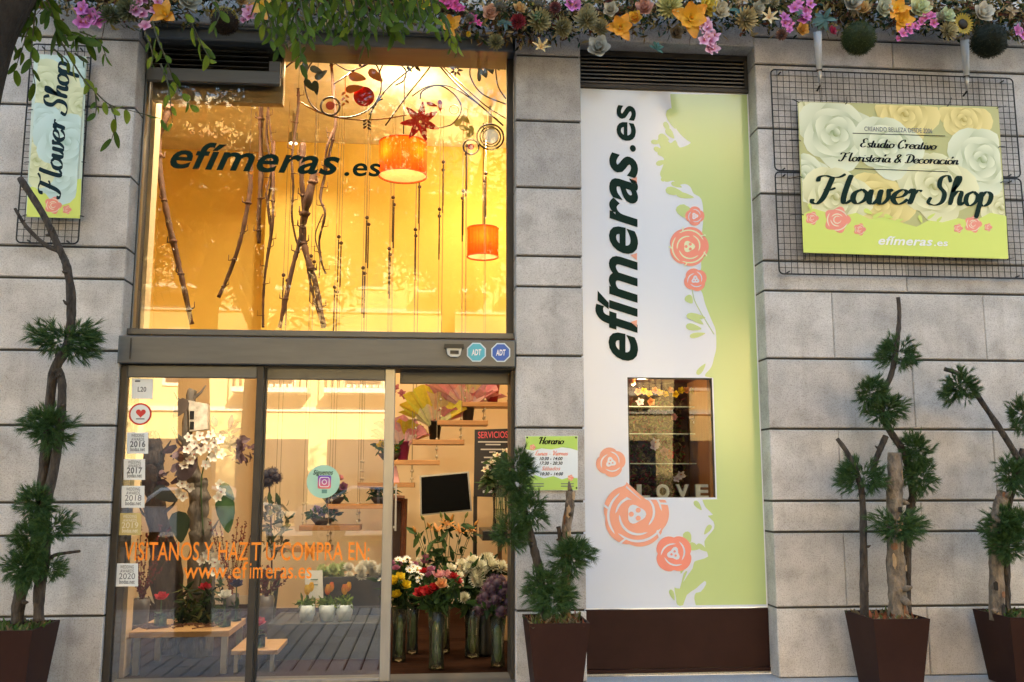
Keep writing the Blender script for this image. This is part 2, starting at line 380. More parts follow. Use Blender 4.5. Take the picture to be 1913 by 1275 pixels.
# shop interior shell
GY = .22                                   # plane of the shop glazing
BK = 4.6; IX0 = X(296, 400, BK); IX1 = XM0 + .75; IZ = 5.55
FLOORW = woodmat('dark_floor_boards', (.018, .008, .005), (.035, .017, .010), .4, (1.2, 14, 14)); FLOORW.node_tree.nodes['Principled BSDF'].inputs['Specular IOR Level'].default_value = .0
bx('floor', (IX0, .2, -.1), (IX1, BK, .0), FLOORW, B_)
GLOWWALL = mat('lamp_glow_plaster', (.86, .62, .15), .8, var=.04, vscale=2); ZU = 2.75  # upper walls: yellow glow of the lamps put into the plaster colour
bx('back_wall', (IX0 - .2, BK, -.1), (IX1 + .2, BK + .2, ZU), WALLIN, B_); bx('back_wall', (IX0 - .2, BK, ZU + .001), (IX1 + .2, BK + .2, IZ + .2), GLOWWALL, B_)
bx('ceiling', (IX0, .45, IZ), (IX1, BK - .002, IZ + .1), mat('white_ceiling', (.75, .68, .55), .8), B_)
bx('side_wall', (IX0 - .25, .46, -.1), (IX0, BK - .002, ZU), WALLIN, B_); bx('side_wall', (IX0 - .25, .46, ZU + .001), (IX0, BK - .002, IZ - .002), GLOWWALL, B_)
bx('side_wall', (IX1, .46, -.1), (IX1 + .15, BK - .002, ZU), WALLIN, B_); bx('side_wall', (IX1, .46, ZU + .001), (IX1 + .15, BK - .002, IZ - .002), GLOWWALL, B_)
# reveal that leads from the pilaster to the room
bx('reveal_panel', (XL - .6, .452, 0), (XL + .02, .6, IZ), WALLIN, B_)
bx('baseboard', (IX0 + .002, BK - .02, 0), (IX1 - .002, BK - .002, .1), mat('white_paint', (.7, .64, .52), .5, var=0), B_)
# a pale wall projection at the back, behind the hanging ropes
xp = X(497, 380, 4.2)
bx('wall_projection', (xp, 4.2, .0), (IX1 - .002, BK - .003, ZU), WALLIN, B_); bx('wall_projection', (xp, 4.2, ZU + .001), (IX1 - .002, BK - .003, IZ - .003), GLOWWALL, B_)

# ------------------------------------------------------------------ upper window
x0 = X(249, 615, GY); x1 = X(946, 615, GY); zb = Z(600, 622, GY); zt = Z(600, 100, GY)
UW = thing('shop_window', 'tall upper shop window in bronze metal frame with green lettering', 'window', (0, GY, zb))
bx('sill', (XL + .002, .12, zb - .045), (XM0 - .002, GY + .05, zb), STEEL, UW, .004)
bx('stile', (XL + .003, .19, zb + .001), (x0, GY + .05, zt + .02), STEEL, UW, .004)
bx('stile', (x1, .19, zb + .001), (XM0 - .003, GY + .05, zt + .02), DARKM, UW, .004)
hd = bx('header', (XL + .004, .06, zt), (XM0 - .004, .40, zl1 - .01), STEEL, UW, .01)
bx('header_step', (XL + .006, .03, zt + .10), (XM0 - .006, .0595, zl1 - .02), STEEL, hd, .006)
pn = bx('pane', (x0 - .01, GY, zb - .01), (x1 + .01, GY + .008, zt + .01), GLASS, UW)
zlv = Z(400, 158, GY); xlv = X(526, 120, GY)
lv = bx('louvre_vent', (x0 + .001, GY + .045, zlv + .10), (xlv, GY + .06, zt - .002), DARKM, UW)
bx('louvre_frame', (x0 + .001, .17, zlv), (xlv, GY - .002, zlv + .105), STEEL, lv, .004)
bx('louvre_frame', (xlv - .09, .175, zlv + .106), (xlv, GY - .002, zlv + .19), STEEL, lv, .003)
for k in range(5):
    z = zlv + .12 + k * .043
    obj('slat', MB().hexa([(x0 + .003, .15, z), (xlv - .1, .15, z), (xlv - .1, .20, z + .026), (x0 + .003, .20, z + .026), (x0 + .003, .15, z + .004), (xlv - .1, .15, z + .004), (xlv - .1, .20, z + .03), (x0 + .003, .20, z + .03)]), DARKM, lv)
bx('inner_bulkhead', (x0 + .001, GY + .12, Z(400, 190, GY + .12)), (xlv, GY + .2, zt), mat('tan_board', (.45, .32, .17), .6), UW)
gy = GY - .004
ef = label_text('lettering', 'ef\u00edmeras', P(317, 313, gy), P(634, 326.5, gy), .136, DGREEN, UW, .02, .30)
label_text('lettering', '.es', P(643, 328, gy), P(711, 329.5, gy), .098, DGREEN, UW, .016, .12)
for a in ((362, 315, 376, 313, 372, 318), (464, 322, 476, 319, 470, 327), (590, 328, 600, 319, 598, 329)):
    obj('lettering', MB().poly([P(a[0], a[1], gy), P(a[2], a[3], gy), P(a[4], a[5], gy)]), ORANGE, UW)

# ------------------------------------------------------------------ transom over the sliding doors
zt0 = Z(600, 683, 0); zt1 = Z(600, 632, 0)
TR = thing('door_transom', 'wide bronze metal beam above the sliding glass doors', 'beam', (0, 0, zt0))
bx('beam', (XL - .012, -.014, zt0), (XM0 - .006, .42, zt1), STEEL, TR, .008)
bx('track', (XL + .02, .06, zt0 - .012), (XM0 - .02, .36, zt0 - .001), DARKM, TR)
bx('cable', (XL + .075, -.019, zt0 + .03), (XL + .083, -.0145, zt1 - .02), DARKM, TR)
yb = -.0175
SN = thing('motion_sensor', 'small black and white door sensor on the metal beam', 'sensor', P(848, 668, yb))
bx('hood', tuple(P(830, 650, yb - .05)), tuple(P(866, 645, yb) + Vector((0, 0, 0))), mat('black_plastic', (.012, .012, .013), .4, var=0), SN)
obj('body', MB().slab([P(834, 650.5, yb), P(863, 651, yb), P(860, 664, yb), P(855, 668, yb), P(842, 667.5, yb), P(836, 663, yb)], (0, -.035, 0)), mat('grey_plastic', (.6, .6, .58), .4, var=0), SN)
obj('lens', MB().slab([P(841, 655, yb - .037), P(857, 655.4, yb - .037), P(857, 662, yb - .037), P(841, 661.6, yb - .037)], (0, -.006, 0)), MATS['black_plastic'], SN)
def octo(cx, cy, r, Y, k=8, rot=R(22.5)):
    c = P(cx, cy, Y); q = r * (Y - CAM.y) / F
    return [c + Vector((q * math.cos(rot + 2 * math.pi * i / k), 0, q * math.sin(rot + 2 * math.pi * i / k))) for i in range(k)]
for cx, cy, c1, lab in ((890, 658.5, (.07, .42, .52), 'turquoise octagonal alarm sticker beside the door sensor'), (935.5, 659, (.02, .10, .42), 'dark blue octagonal alarm sticker at the right end of the beam')):
    s_ = thing('alarm_sticker', lab, 'sticker', P(cx, cy, yb), 'alarm stickers on the beam')
    obj('border', MB().slab(octo(cx, cy, 19.5, yb), (0, -.0015, 0)), mat('pale_blue_print', (.55, .66, .72), .4, var=0), s_)
    m_ = mat('sticker_' + ('a' if cx < 900 else 'b'), c1, .4, var=0)
    obj('face', MB().slab(octo(cx, cy, 17, yb - .002), (0, -.001, 0)), m_, s_)
    label_text('lettering', 'ADT', P(cx - 9, cy + 5.5, yb - .0045), P(cx + 9.5, cy + 5, yb - .0045), .042, mat('white_ink', (.8, .8, .8), .4, var=0), s_, .03, .2, False)

# ------------------------------------------------------------------ sliding doors
ZD = Z(600, 687, .05)
def leaf_door(name, label, xa, xb, Y, sl, sr, ml, mr):
    d = thing(name, label, 'door', (xa, Y, 0), 'glass sliding doors')
    bx('stile', (xa, Y - .03, .012), (xa + sl, Y + .03, ZD), ml, d, .004)
    bx('stile', (xb - sr, Y - .03, .012), (xb, Y + .03, ZD), mr, d, .004)
    bx('rail', (xa + sl + .001, Y - .028, ZD - .085), (xb - sr - .001, Y + .028, ZD), STEEL, d, .004)
    bx('rail', (xa + sl + .001, Y - .028, .012), (xb - sr - .001, Y + .028, .035), STEEL_L, d, .004)
    bx('pane', (xa + sl - .005, Y - .004, .03), (xb - sr + .005, Y + .004, ZD - .08), GLASSD, d)
    return d
xa = XL + .004; xm = X(479, 980, .08); xo = X(726, 980, .12)
D1 = leaf_door('glass_door', 'left fixed glass door leaf covered with award stickers', xa, xm + .02, .06, .05, .05, DARKM, DARKM)
D2 = leaf_door('glass_door', 'right sliding glass door leaf with round mint sticker, beside the open doorway', xm - .02, xo + .03, .125, .05, .075, DARKM, STEEL_L)
bx('handle', (xo + .045, .08, 1.08), (xo + .058, .098, 1.42), STEEL_L, D2)
for z in (1.1, 1.39): bx('handle', (xo + .031, .08, z), (xo + .0445, .098, z + .015), STEEL_L, D2)
TH = thing('door_threshold', 'dark metal threshold strip under the open doorway', 'threshold', (xo, .3, 0))
bx('strip', (xa, .005, .001), (XM0 - .01, .36, .011), STEEL, TH)
JB = thing('door_jamb', 'narrow dark door jamb against the middle stone pillar', 'door jamb', (XM0, .3, 0))
bx('post', (XM0 - .03, .10, .012), (XM0 - .004, .42, zt0 - .02), DARKM, JB)
bx('head_rail', (xo + .06, .27, Z(850, 717, .27)), (XM0 - .035, .33, Z(850, 695, .27)), STEEL, JB, .004)
# orange lettering across both leaves
dy1 = .06 - .0065; dy2 = .125 - .0065
def fitline(s, pa, pb, py, h, parent, Y, bold, lower=False):
    label_text('lettering', s, P(pa, py, Y), P(pb, py - .3, Y), h, ORANGE, parent, bold, 0, lower)
fitline('VISITANOS Y HAZ', 231, 463, 1047, .125, D1, dy1, .009)
fitline('T', 469, 487, 1047, .125, D1, .028, .009)
fitline('U COMPRA EN:', 496, 690, 1047, .127, D2, dy2, .009)
fitline('www.ef', 342, 462, 1081, .075, D1, dy1, .006, True)
fitline('im', 466, 490, 1081, .075, D1, .028, .006, True)
fitline('eras.es', 496, 582, 1081, .075, D2, dy2, .006, True)

# stickers on the left leaf
sy = .06 - .0055
PAPER = mat('white_card', (.74, .76, .76), .5, var=.03)
GOLD = mat('gold_card', (.52, .40, .15), .45, var=.03)
GREYINK = mat('grey_ink', (.12, .13, .15), .5, var=0)
def award(x0, y0, x1, y1, year, lab, m=PAPER, ink=GREYINK, bold=0.0):
    a = thing('award_sticker', lab, 'sticker', P((x0 + x1) / 2, y1, sy), 'award stickers on the glass door')
    q = [P(x0, y1, sy), P(x1, y1, sy), P(x1, y0, sy), P(x0, y0, sy)]
    obj('card', MB().slab(q, (0, -.001, 0)), m, a)
    Y = sy - .002; h = y1 - y0; wd = x1 - x0
    for s, a0, a1, yy, hh, bo in (('WEDDING', .2, .8, .22, .022, .01), ('AWARDS', .2, .8, .40, .022, .01), (year, .14, .86, .68, .040, bold), ('bodas.net', .16, .84, .88, .018, .02)):
        label_text('lettering', s, P(x0 + wd * a0, y0 + h * yy, Y), P(x0 + wd * a1, y0 + h * yy, Y), hh, ink, a, bo, 0, s == 'bodas.net')
award(237, 808, 277, 848, '2016', 'uppermost white award card, right under the heart sticker', bold=.03)
award(231, 858, 271, 897, '2017', 'second white award card below the heart sticker', bold=.03)
award(227, 908, 270, 949, '2018', 'third white award card, directly above the gold one')
award(221, 959, 264, 1000, '2019', 'gold award card above the orange lettering', GOLD, mat('cream_ink', (.75, .68, .5), .5, var=0))
award(216, 1053, 258, 1096, '2020', 'lowest white award card, left under the orange lettering')
a = thing('rating_sticker', 'white square energy sticker marked L20 at the top of the glass door', 'sticker', P(266, 745, sy))
obj('card', MB().slab([P(246, 745, sy), P(285, 745.5, sy), P(286, 708, sy), P(247, 707, sy)], (0, -.001, 0)), PAPER, a)
label_text('lettering', 'L20', P(257, 732, sy - .002), P(273, 732, sy - .002), .034, GREYINK, a, .02, 0, False)
bx('lettering', tuple(P(252, 714, sy - .002)), tuple(P(262, 711, sy - .0025)), GREYINK, a)
a = thing('heart_sticker', 'round white sticker with red ring and red heart on the glass door', 'sticker', P(262, 793, sy))
RED = mat('red_print', (.55, .02, .025), .4, var=0)
obj('ring', MB().slab(octo(262, 774, 20, sy, 28), (0, -.001, 0)), RED, a)
obj('disc', MB().slab(octo(262, 774, 17, sy - .0015, 28), (0, -.001, 0)), PAPER, a)
c = P(263, 772, sy - .003)
obj('heart', MB().poly([c + Vector((.0022 * 16 * math.sin(t) ** 3, 0, .0022 * (13 * math.cos(t) - 5 * math.cos(2 * t) - 2 * math.cos(3 * t) - math.cos(4 * t)))) for t in [2 * math.pi * i / 30 for i in range(30)]]), RED, a)
bx('lettering', tuple(P(254, 784, sy - .003)), tuple(P(270, 782, sy - .0032)), GREYINK, a)
# instagram-style round sticker
sy2 = .125 - .0055
a = thing('follow_sticker', 'round mint sticker with a small camera logo on the sliding glass door', 'sticker', P(604, 930, sy2))
obj('disc', MB().slab(octo(604, 900, 30, sy2, 32), (0, -.001, 0)), mat('mint_print', (.34, .58, .46), .4, var=0), a)
def rsq(cx, cy, r, Y, k=.3):
    c = P(cx, cy, Y); q = r * (Y - CAM.y) / F; pts = []
    for i in range(4):
        for j in range(5):
            t = R(90 * i + j * 22.5); ox = (1 - k) * q * (1, -1, -1, 1)[i]; oz = (1 - k) * q * (1, 1, -1, -1)[i]
            pts.append(c + Vector((ox + k * q * math.cos(t), 0, oz + k * q * math.sin(t))))
    return pts
IG = MB(); pts = rsq(606, 901, 12, sy2 - .002)
zc = [p.z for p in pts]; zmn, zmx = min(zc), max(zc); xc = [p.x for p in pts]; xmn, xmx = min(xc), max(xc)
cols = []
for p in pts:
    t = (p.z - zmn) / (zmx - zmn); s_ = (p.x - xmn) / (xmx - xmn); k = .6 * t + .4 * (1 - s_) * t
    cols.append((.75 * (1 - t) + .10 * t, .16 * (1 - t) + .05 * t, .14 * (1 - t) + .45 * t))
IG.add(pts, [tuple(range(len(pts)))], [tuple(cols)])
obj('logo', IG, VMAT, a)
wi = MATS['white_ink']
c = P(606, 901, sy2 - .004); q = (sy2 - CAM.y) / F
obj('logo_ring', MB().tube([c + Vector((4 * q * math.cos(t), 0, 4 * q * math.sin(t))) for t in [2 * math.pi * i / 20 for i in range(20)]], .9 * q * .8, 4, closed=True), wi, a)
rr = rsq(606, 901, 8.5, sy2 - .004, .4)
obj('logo_outline', MB().tube(rr, .9 * q * .8, 4, closed=True), wi, a)
sc_ = MB(); script(sc_, 'S\u00edu\u00ednos'.replace('\u00ed', 'i'), P(586, 886, sy2 - .003), P(620, 886, sy2 - .003), .03, .35) if False else lettering(sc_, 'S\u00edguenos', P(585, 887, sy2 - .003), P(622, 887, sy2 - .003), .022, .01, .3)
obj('lettering', sc_, INK, a)
bx('lettering', tuple(P(601, 922, sy2 - .003)), tuple(P(611, 915, sy2 - .0032)), mat('teal_ink', (.1, .25, .22), .5, var=0), a)

# ================================================================== PRINTED PANEL BAY
PY = .19
px0, px1 = XM1 + .004, XR - .002
pz0, pz1 = Z(1270, 1137, PY), Z(1240, 171, PY)
PN = thing('printed_panel', 'tall white and lime printed panel with roses and vertical green lettering', 'sign panel', (px0, PY, pz0))
wx0, wx1 = X(1174, 820, PY), X(1333.5, 820, PY); wz0, wz1 = Z(1255, 930, PY), Z(1255, 706, PY)
m = MB()
for a_, b_ in (((px0, pz0), (wx0, pz1)), ((wx1, pz0), (px1, pz1)), ((wx0, pz0), (wx1, wz0)), ((wx0, wz1), (wx1, pz1))):
    m.box((a_[0], PY, a_[1]), (b_[0], PY + .03, b_[1]))
obj('board', m, WHITEP, PN)
for nm, a_, b_ in (('edge', (px0, PY - .004, pz0 - .001), (px0 + .008, PY - .001, pz1)), ('edge', (px1 - .008, PY - .004, pz0), (px1, PY - .001, pz1)), ('edge', (px0 + .009, PY - .004, pz0), (px1 - .009, PY - .001, pz0 + .008))):
    bx(nm, a_, b_, mat('white_edge', (.85, .85, .85), .4, var=0), PN)
e1 = PY - .0007
def flat(name, pts, m, parent, Y): return obj(name, MB().poly([P(x, y, Y) for x, y in pts]), m, parent)
def smooth(pts, k=4): return [(p.x, p.y) for p in spline([(x, y, 0) for x, y in pts], k)]
bnd = [(1252, 176), (1255, 205), (1259, 232), (1270, 250), (1283, 262), (1290, 268), (1270, 276), (1262, 262), (1252, 268), (1240, 254), (1228, 262), (1234, 276), (1228, 288), (1240, 296), (1238, 312), (1233, 326), (1243, 340), (1258, 338), (1266, 346), (1280, 344), (1290, 350), (1296, 362), (1310, 372), (1314, 400), (1312, 430), (1308, 470), (1310, 500), (1304, 530), (1312, 548), (1318, 570), (1330, 600), (1337, 618), (1338, 650), (1334, 668), (1329, 686), (1318, 699), (1318, 704)]
right = X(1400, 170, PY)
up = [P(x, y, e1) for x, y in smooth(bnd, 3)]
up = [Vector((p.x, e1, max(p.z, wz1 + .002) if i > len(up) - 4 else p.z)) for i, p in enumerate(up)]
obj('lime_print', MB().poly(up + [Vector((wx1 + .004, e1, wz1 + .002)), Vector((px1 - .009, e1, wz1 + .002)), Vector((px1 - .009, e1, pz1 - .004))]), GREENP, PN)
obj('lime_print', MB().poly([Vector((wx1 + .010, e1 - .0006, wz0 - .012)), Vector((px1 - .009, e1 - .0006, wz0 - .012)), Vector((px1 - .009, e1 - .0006, wz1 + .012)), Vector((wx1 + .010, e1 - .0006, wz1 + .012))]), GREENP, PN)
low = [(1312, 934), (1318, 948), (1332, 962), (1322, 964), (1333, 975), (1334, 988), (1324, 1000), (1316, 1012), (1318, 1026), (1323, 1040), (1308, 1046), (1297, 1050), (1294, 1062), (1284, 1076), (1276, 1088), (1284, 1068), (1277, 1072), (1270, 1100), (1260, 1098), (1263, 1118), (1265, 1130), (1276, 1131), (1283, 1112), (1300, 1100), (1316, 1086), (1319, 1092), (1309, 1106), (1300, 1108), (1297, 1118), (1300, 1131)]
pts = [P(x, y, e1) for x, y in smooth(low, 2)]
pts = [Vector((p.x, e1, min(p.z, wz0 - .0025))) for p in pts]
obj('lime_print', MB().poly([Vector((px1 - .009, e1, wz0 - .0025)), *pts, Vector((px1 - .009, e1, pts[-1].z))]), GREENP, PN)
e2 = PY - .0014
def leafshape(cx, cy, ln, wd, ang):
    o = []
    for i in range(12):
        t = i / 12 * 2 * math.pi; x = ln * .5 * math.cos(t); y = wd * .5 * math.sin(t) * (1 - .5 * math.cos(t))
        o.append((cx + x * math.cos(ang) - y * math.sin(ang), cy + x * math.sin(ang) + y * math.cos(ang)))
    return o
for k, l in enumerate([(1232, 282, 24, 9, .5), (1236, 304, 22, 9, -.3), (1244, 330, 24, 9, -.8), (1226, 266, 20, 8, .1), (1246, 238, 22, 9, 1.1), (1264, 346, 22, 8, .4), (1310, 690, 26, 9, -.9), (1304, 945, 22, 9, .9), (1322, 990, 22, 9, 2.2), (1312, 1024, 24, 9, .6), (1276, 1060, 26, 9, 1.9), (1256, 1112, 22, 8, 1.2), (1257, 222, 40, 20, 1.3), (1276, 235, 34, 12, 1.0), (1240, 258, 22, 12, .4), (1252, 250, 24, 11, .9), (1260, 358, 34, 14, .2), (1280, 366, 34, 10, .2), (1275, 395, 26, 20, 1.2), (1284, 392, 20, 12, .3), (1288, 560, 18, 14, .9), (1300, 592, 36, 12, .1), (1296, 612, 30, 12, .2), (1303, 626, 30, 9, -.2), (1302, 598, 30, 10, .6), (1285, 1004, 22, 14, 1.1), (1296, 1022, 22, 14, .3)]):
    flat('printed_leaf', leafshape(*l), GREENP, PN, e2 - .0001 * (k + 1))
obj('printed_stem', MB().tube([P(x, y, e2) for x, y in smooth([(1292, 535), (1297, 560), (1308, 582), (1320, 602), (1334, 625)], 4)], .0035, 4), GREENP, PN)
def crescent(cx, cy, r, a0, a1, th, n=10):
    o, i_ = [], []
    for k in range(n + 1):
        t = k / n; a = a0 + (a1 - a0) * t; d = th * math.sin(math.pi * t) ** .32
        o.append((cx + r * math.cos(a), cy + r * math.sin(a))); i_.append((cx + (r - d) * math.cos(a), cy + (r - d) * math.sin(a)))
    return o + i_[::-1][1:-1]
def rose_big(parent, cx, cy, r, Y, mt=CORAL, rot=0, clip=lambda x, y: (x, y), gap=None):
    """a full bloom: scalloped coral disc with pale gaps between the petals"""
    gap = gap or WHITEP; n = 70
    pts = []
    for i in range(n):
        t = 2 * math.pi * i / n; q = r * (.90 + .10 * abs(math.cos(2.5 * t + rot)) ** .5); pts.append(clip(cx + q * math.cos(t), cy + q * math.sin(t)))
    flat('printed_petal', pts, mt, parent, Y); k = 0
    for rr, ox, oy, a0, sp, th in ((.80, .06, .05, 10, 112, .075), (.80, -.07, .04, 118, 104, .075), (.78, .0, -.08, 230, 112, .075), (.98, .0, .0, 52, 3, .0), (.56, .05, .08, 40, 130, .075), (.54, -.08, .0, 165, 120, .075), (.52, .06, -.07, 285, 110, .07)):
        if th: flat('printed_gap', [clip(*p) for p in crescent(cx + ox * r, cy + oy * r, r * rr, R(a0 + rot * 57), R(a0 + rot * 57 + sp), r * th, 16)], gap, parent, Y - .0006 - .0001 * k); k += 1
    for a in (20, 95, 172, 246, 318):                                 # radial slits between the outer petals
        u = R(a) + rot; c, s_ = math.cos(u), math.sin(u); v = (-s_, c)
        flat('printed_gap', [clip(cx + r * (c * q + v[0] * e), cy + r * (s_ * q + v[1] * e)) for q, e in ((.80, -.02), (1.02, .09), (1.02, .17), (.80, .04))], gap, parent, Y - .0014 - .0001 * k); k += 1
    flat('printed_gap', [clip(cx + r * .27 * math.cos(t) * (1 + .15 * math.cos(3 * t)), cy + r * .27 * math.sin(t) * (1 + .15 * math.cos(3 * t))) for t in [2 * math.pi * i / 20 for i in range(20)]], gap, parent, Y - .0028)
    for a in (60, 180, 300):
        x, y = cx + r * .14 * math.cos(R(a)), cy + r * .14 * math.sin(R(a))
        flat('printed_petal', [clip(x + r * .08 * math.cos(R(t)), y + r * .08 * math.sin(R(t))) for t in range(0, 360, 40)], mt, parent, Y - .0034)
def rose_small(parent, cx, cy, r, Y, mt=CORAL, wt=None, rot=0):
    n = 40; pts = []
    for i in range(n):
        t = 2 * math.pi * i / n; q = r * (.82 + .18 * abs(math.cos(2 * (t + rot))) ** .6); pts.append((cx + q * math.cos(t), cy + q * math.sin(t)))
    flat('printed_petal', pts, mt, parent, Y)
    wt = wt or WHITEP
    flat('printed_petal', [(cx + r * .30 * math.cos(t + rot) * (1 + .25 * math.cos(3 * t)), cy + r * .30 * math.sin(t + rot) * (1 + .25 * math.cos(3 * t))) for t in [2 * math.pi * i / 18 for i in range(18)]], wt, parent, Y - .0006)
    for k, s_ in enumerate((.2, 2.3, 4.4)):
        flat('printed_petal', crescent(cx + r * .1 * math.cos(s_), cy + r * .1 * math.sin(s_), r * .62, s_ + rot, s_ + 1.9 + rot, r * .09, 7), wt, parent, Y - .0007 - .0001 * k)
    for t in (0, 2.1, 4.2):
        flat('printed_petal', [(cx + r * (.13 * math.cos(t + rot) + .065 * math.cos(u)), cy + r * (.13 * math.sin(t + rot) + .065 * math.sin(u))) for u in [2 * math.pi * i / 8 for i in range(8)]], mt, parent, Y - .0012)
e3 = PY - .0042
SALMON = mat('salmon_print', (.82, .36, .25), .3, var=0)
flat('printed_ground', [(1289 + 30 * math.cos(t), 461 + 30 * math.sin(t)) for t in [2 * math.pi * i / 24 for i in range(24)]], mat('pale_lime_print', (.74, .76, .50), .25, var=0), PN, e3 + .0015)
rose_small(PN, 1298, 404, 18, e3); rose_big(PN, 1287, 461, 37, e3, gap=MATS['pale_lime_print']); rose_small(PN, 1299, 523, 22, e3, rot=.5)
rose_small(PN, 1141, 864, 28, e3, SALMON, rot=.3)
# the big rose is cut by the little window
def cutw(x, y): return (x, y) if (y > 934 or x < 1170) else ((x, 934) if (934 - y) < (x - 1170) else (1170, y))
rose_big(PN, 1188, 961, 62, e3, SALMON, .3, cutw)
rose_small(PN, 1259, 1035, 36, e3, rot=.8)
# vertical lettering, reading upwards
def vtext(s, xb, ya, yb2, h, bold, shear):
    mb = MB(); lettering(mb, s, P(xb, ya, e3), P(xb + (0), yb2, e3), h, bold, shear); return obj('lettering', mb, DGREEN, PN)
vtext('ef\u00edmeras', 1188.5, 675, 287, .205, .024, .28)
vtext('.es', 1186, 284, 198, .142, .018, .10)
for y in (612, 487, 345): flat('lettering', [(1190, y - 14), (1190, y), (1178, y - 10)], SALMON, PN, e3)
# base and louvre of the bay
BP = thing('base_panel', 'dark brown metal base panel under the printed panel', 'panel', (px0, PY, 0))
zb0 = Z(1270, 1256, PY)
bx('sheet', (px0, PY - .012, zb0 + .03), (px1, PY + .03, pz0 - .004), BROWN, BP, .004)
bx('lip', (px0, PY - .02, zb0), (px1, PY + .03, zb0 + .028), BROWN, BP, .004)
bx('plinth', (px0, PY - .002, .003), (px1, PY + .03, zb0 - .003), MATS['speckled_granite'], BP)
LV = thing('louvre_vent', 'dark metal louvre vent above the printed panel', 'vent', (px0, PY, pz1))
lz1 = zl2 - .004
bx('backing', (px0, PY + .06, pz1 + .004), (px1, PY + .08, lz1), DARKM, LV)
for a_, b_ in (((px0, pz1 + .004), (px1, pz1 + .04)), ((px0, lz1 - .05), (px1, lz1)), ((px0, pz1 + .041), (px0 + .03, lz1 - .051)), ((px1 - .03, pz1 + .041), (px1, lz1 - .051))):
    bx('frame', (a_[0], PY - .02, a_[1]), (b_[0], PY + .05, b_[1]), DARKM, LV, .003)
n = 7; st = (lz1 - .05 - pz1 - .045) / n
for k in range(n):
    z = pz1 + .048 + k * st
    obj('slat', MB().hexa([(px0 + .032, PY - .015, z), (px1 - .032, PY - .015, z), (px1 - .032, PY + .04, z + st * .5), (px0 + .032, PY + .04, z + st * .5), (px0 + .032, PY - .015, z + .012), (px1 - .032, PY - .015, z + .012), (px1 - .032, PY + .04, z + st * .5 + .012), (px0 + .032, PY + .04, z + st * .5 + .012)]), mat('grey_slat', (.11, .10, .09), .4, metal=.6, var=.15), LV)
# the little show window
SW = thing('display_box', 'small show window in the printed panel, flowers inside', 'display window', ((wx0 + wx1) / 2, PY, wz0))
DB = mat('dark_red_wood', (.10, .02, .015), .5, var=.2)
bx('floor', (wx0 + .001, PY + .031, wz0 - .03), (wx1 - .001, PY + .62, wz0 - .004), DB, SW)
bx('back', (wx0 - .1, PY + .62, wz0 - .03), (wx1 + .1, PY + .64, wz1 + .1), mat('dark_back', (.05, .02, .012), .6, var=.2), SW)
bx('side', (wx0 - .1, PY + .031, wz0 - .03), (wx0 - .085, PY + .618, wz1 + .05), DB, SW)
bx('side', (wx1 - .13 + .1, PY + .031, wz0 - .003), (wx1 + .1, PY + .617, wz1 + .05), mat('orange_wood', (.30, .13, .025), .5, var=.15, stretch=(10, 10, 1)), SW)
bx('top', (wx0 - .084, PY + .031, wz1 + .02), (wx1 - .031, PY + .617, wz1 + .05), DB, SW)
for a_, b_ in (((wx0, wz0), (wx0 + .008, wz1)), ((wx1 - .008, wz0), (wx1, wz1)), ((wx0 + .009, wz1 - .012), (wx1 - .009, wz1))):
    bx('frame', (a_[0], PY + .002, a_[1]), (b_[0], PY + .028, b_[1]), DARKM, SW)
bx('pane', (wx0 + .009, PY + .012, wz0 + .002), (wx1 - .009, PY + .017, wz1 - .013), glassmat('show_glass', 1.4), SW)
for zz in (wz0 + .26, wz0 + .50, wz0 + .72):
    bx('glass_shelf', (wx0 + .01, PY + .30, zz), (wx1 - .06, PY + .58, zz + .008), mat('shelf_glass', (.35, .42, .36), .15, var=0), SW)
for i, ch in enumerate('LOVE'):
    c0 = P(1190 + i * 36.5, 929, PY + .06); c1 = P(1190 + i * 36.5 + 24, 929, PY + .06)
    v, f = text2d(ch, .035); xx0 = min(p[0] for p in v); xx1 = max(p[0] for p in v); kk = (c1.x - c0.x) / (xx1 - xx0); hh = .098 / CH
    mb = MB(); base = wz0 - .003
    vs = [Vector((c0.x + (x - xx0) * kk, PY + .05, base + y * hh)) for x, y in v]; nv = len(vs)
    mb.add(vs + [p + Vector((0, .03, 0)) for p in vs], f + [tuple(i2 + nv for i2 in q) for q in f])
    eds = {}
    for q in f:
        for a_, b_ in zip(q, q[1:] + q[:1]):
            eds[(a_, b_)] = 1
    mb.add(vs + [p + Vector((0, .03, 0)) for p in vs], [(a_, b_, b_ + nv, a_ + nv) for a_, b_ in eds if (b_, a_) not in eds])
    o = obj('standing_letter', mb, mat('silver_letter', (.36, .42, .44), .5, metal=.0, var=.15, vscale=20), None, origin=(c0.x, PY + .05, base))
    tag(o, 'silver standing letter %s at the bottom of the small show window' % ch, 'letter', 'letters in the show window')
bl = bpy.data.lights.new('box_lamp', 'POINT'); bl.energy = 1.5; bl.color = (1, .72, .4); bl.shadow_soft_size = .03
SP = thing('spot_lamp', 'tiny brass spot lamp in the top left of the show window', 'lamp', P(1183, 714, PY + .2))
obj('shade', MB(True).lathe(P(1183, 714, PY + .2), [(.008, .03), (.012, .03), (.02, 0), (.02, -.02)], 12), mat('brass', (.6, .4, .15), .3, metal=1, var=0), SP)
obj('bulb', MB(True).ball(P(1183, 718, PY + .2), .014, 8), mat('bulb_glow', (1, .8, .5), .5, emit=((1, .75, .4), 5), var=0), SP)
bo = bpy.data.objects.new('box_lamp', bl); COL.objects.link(bo); bo.parent = SP; bo.location = Vector((.06, -.03, -.03))
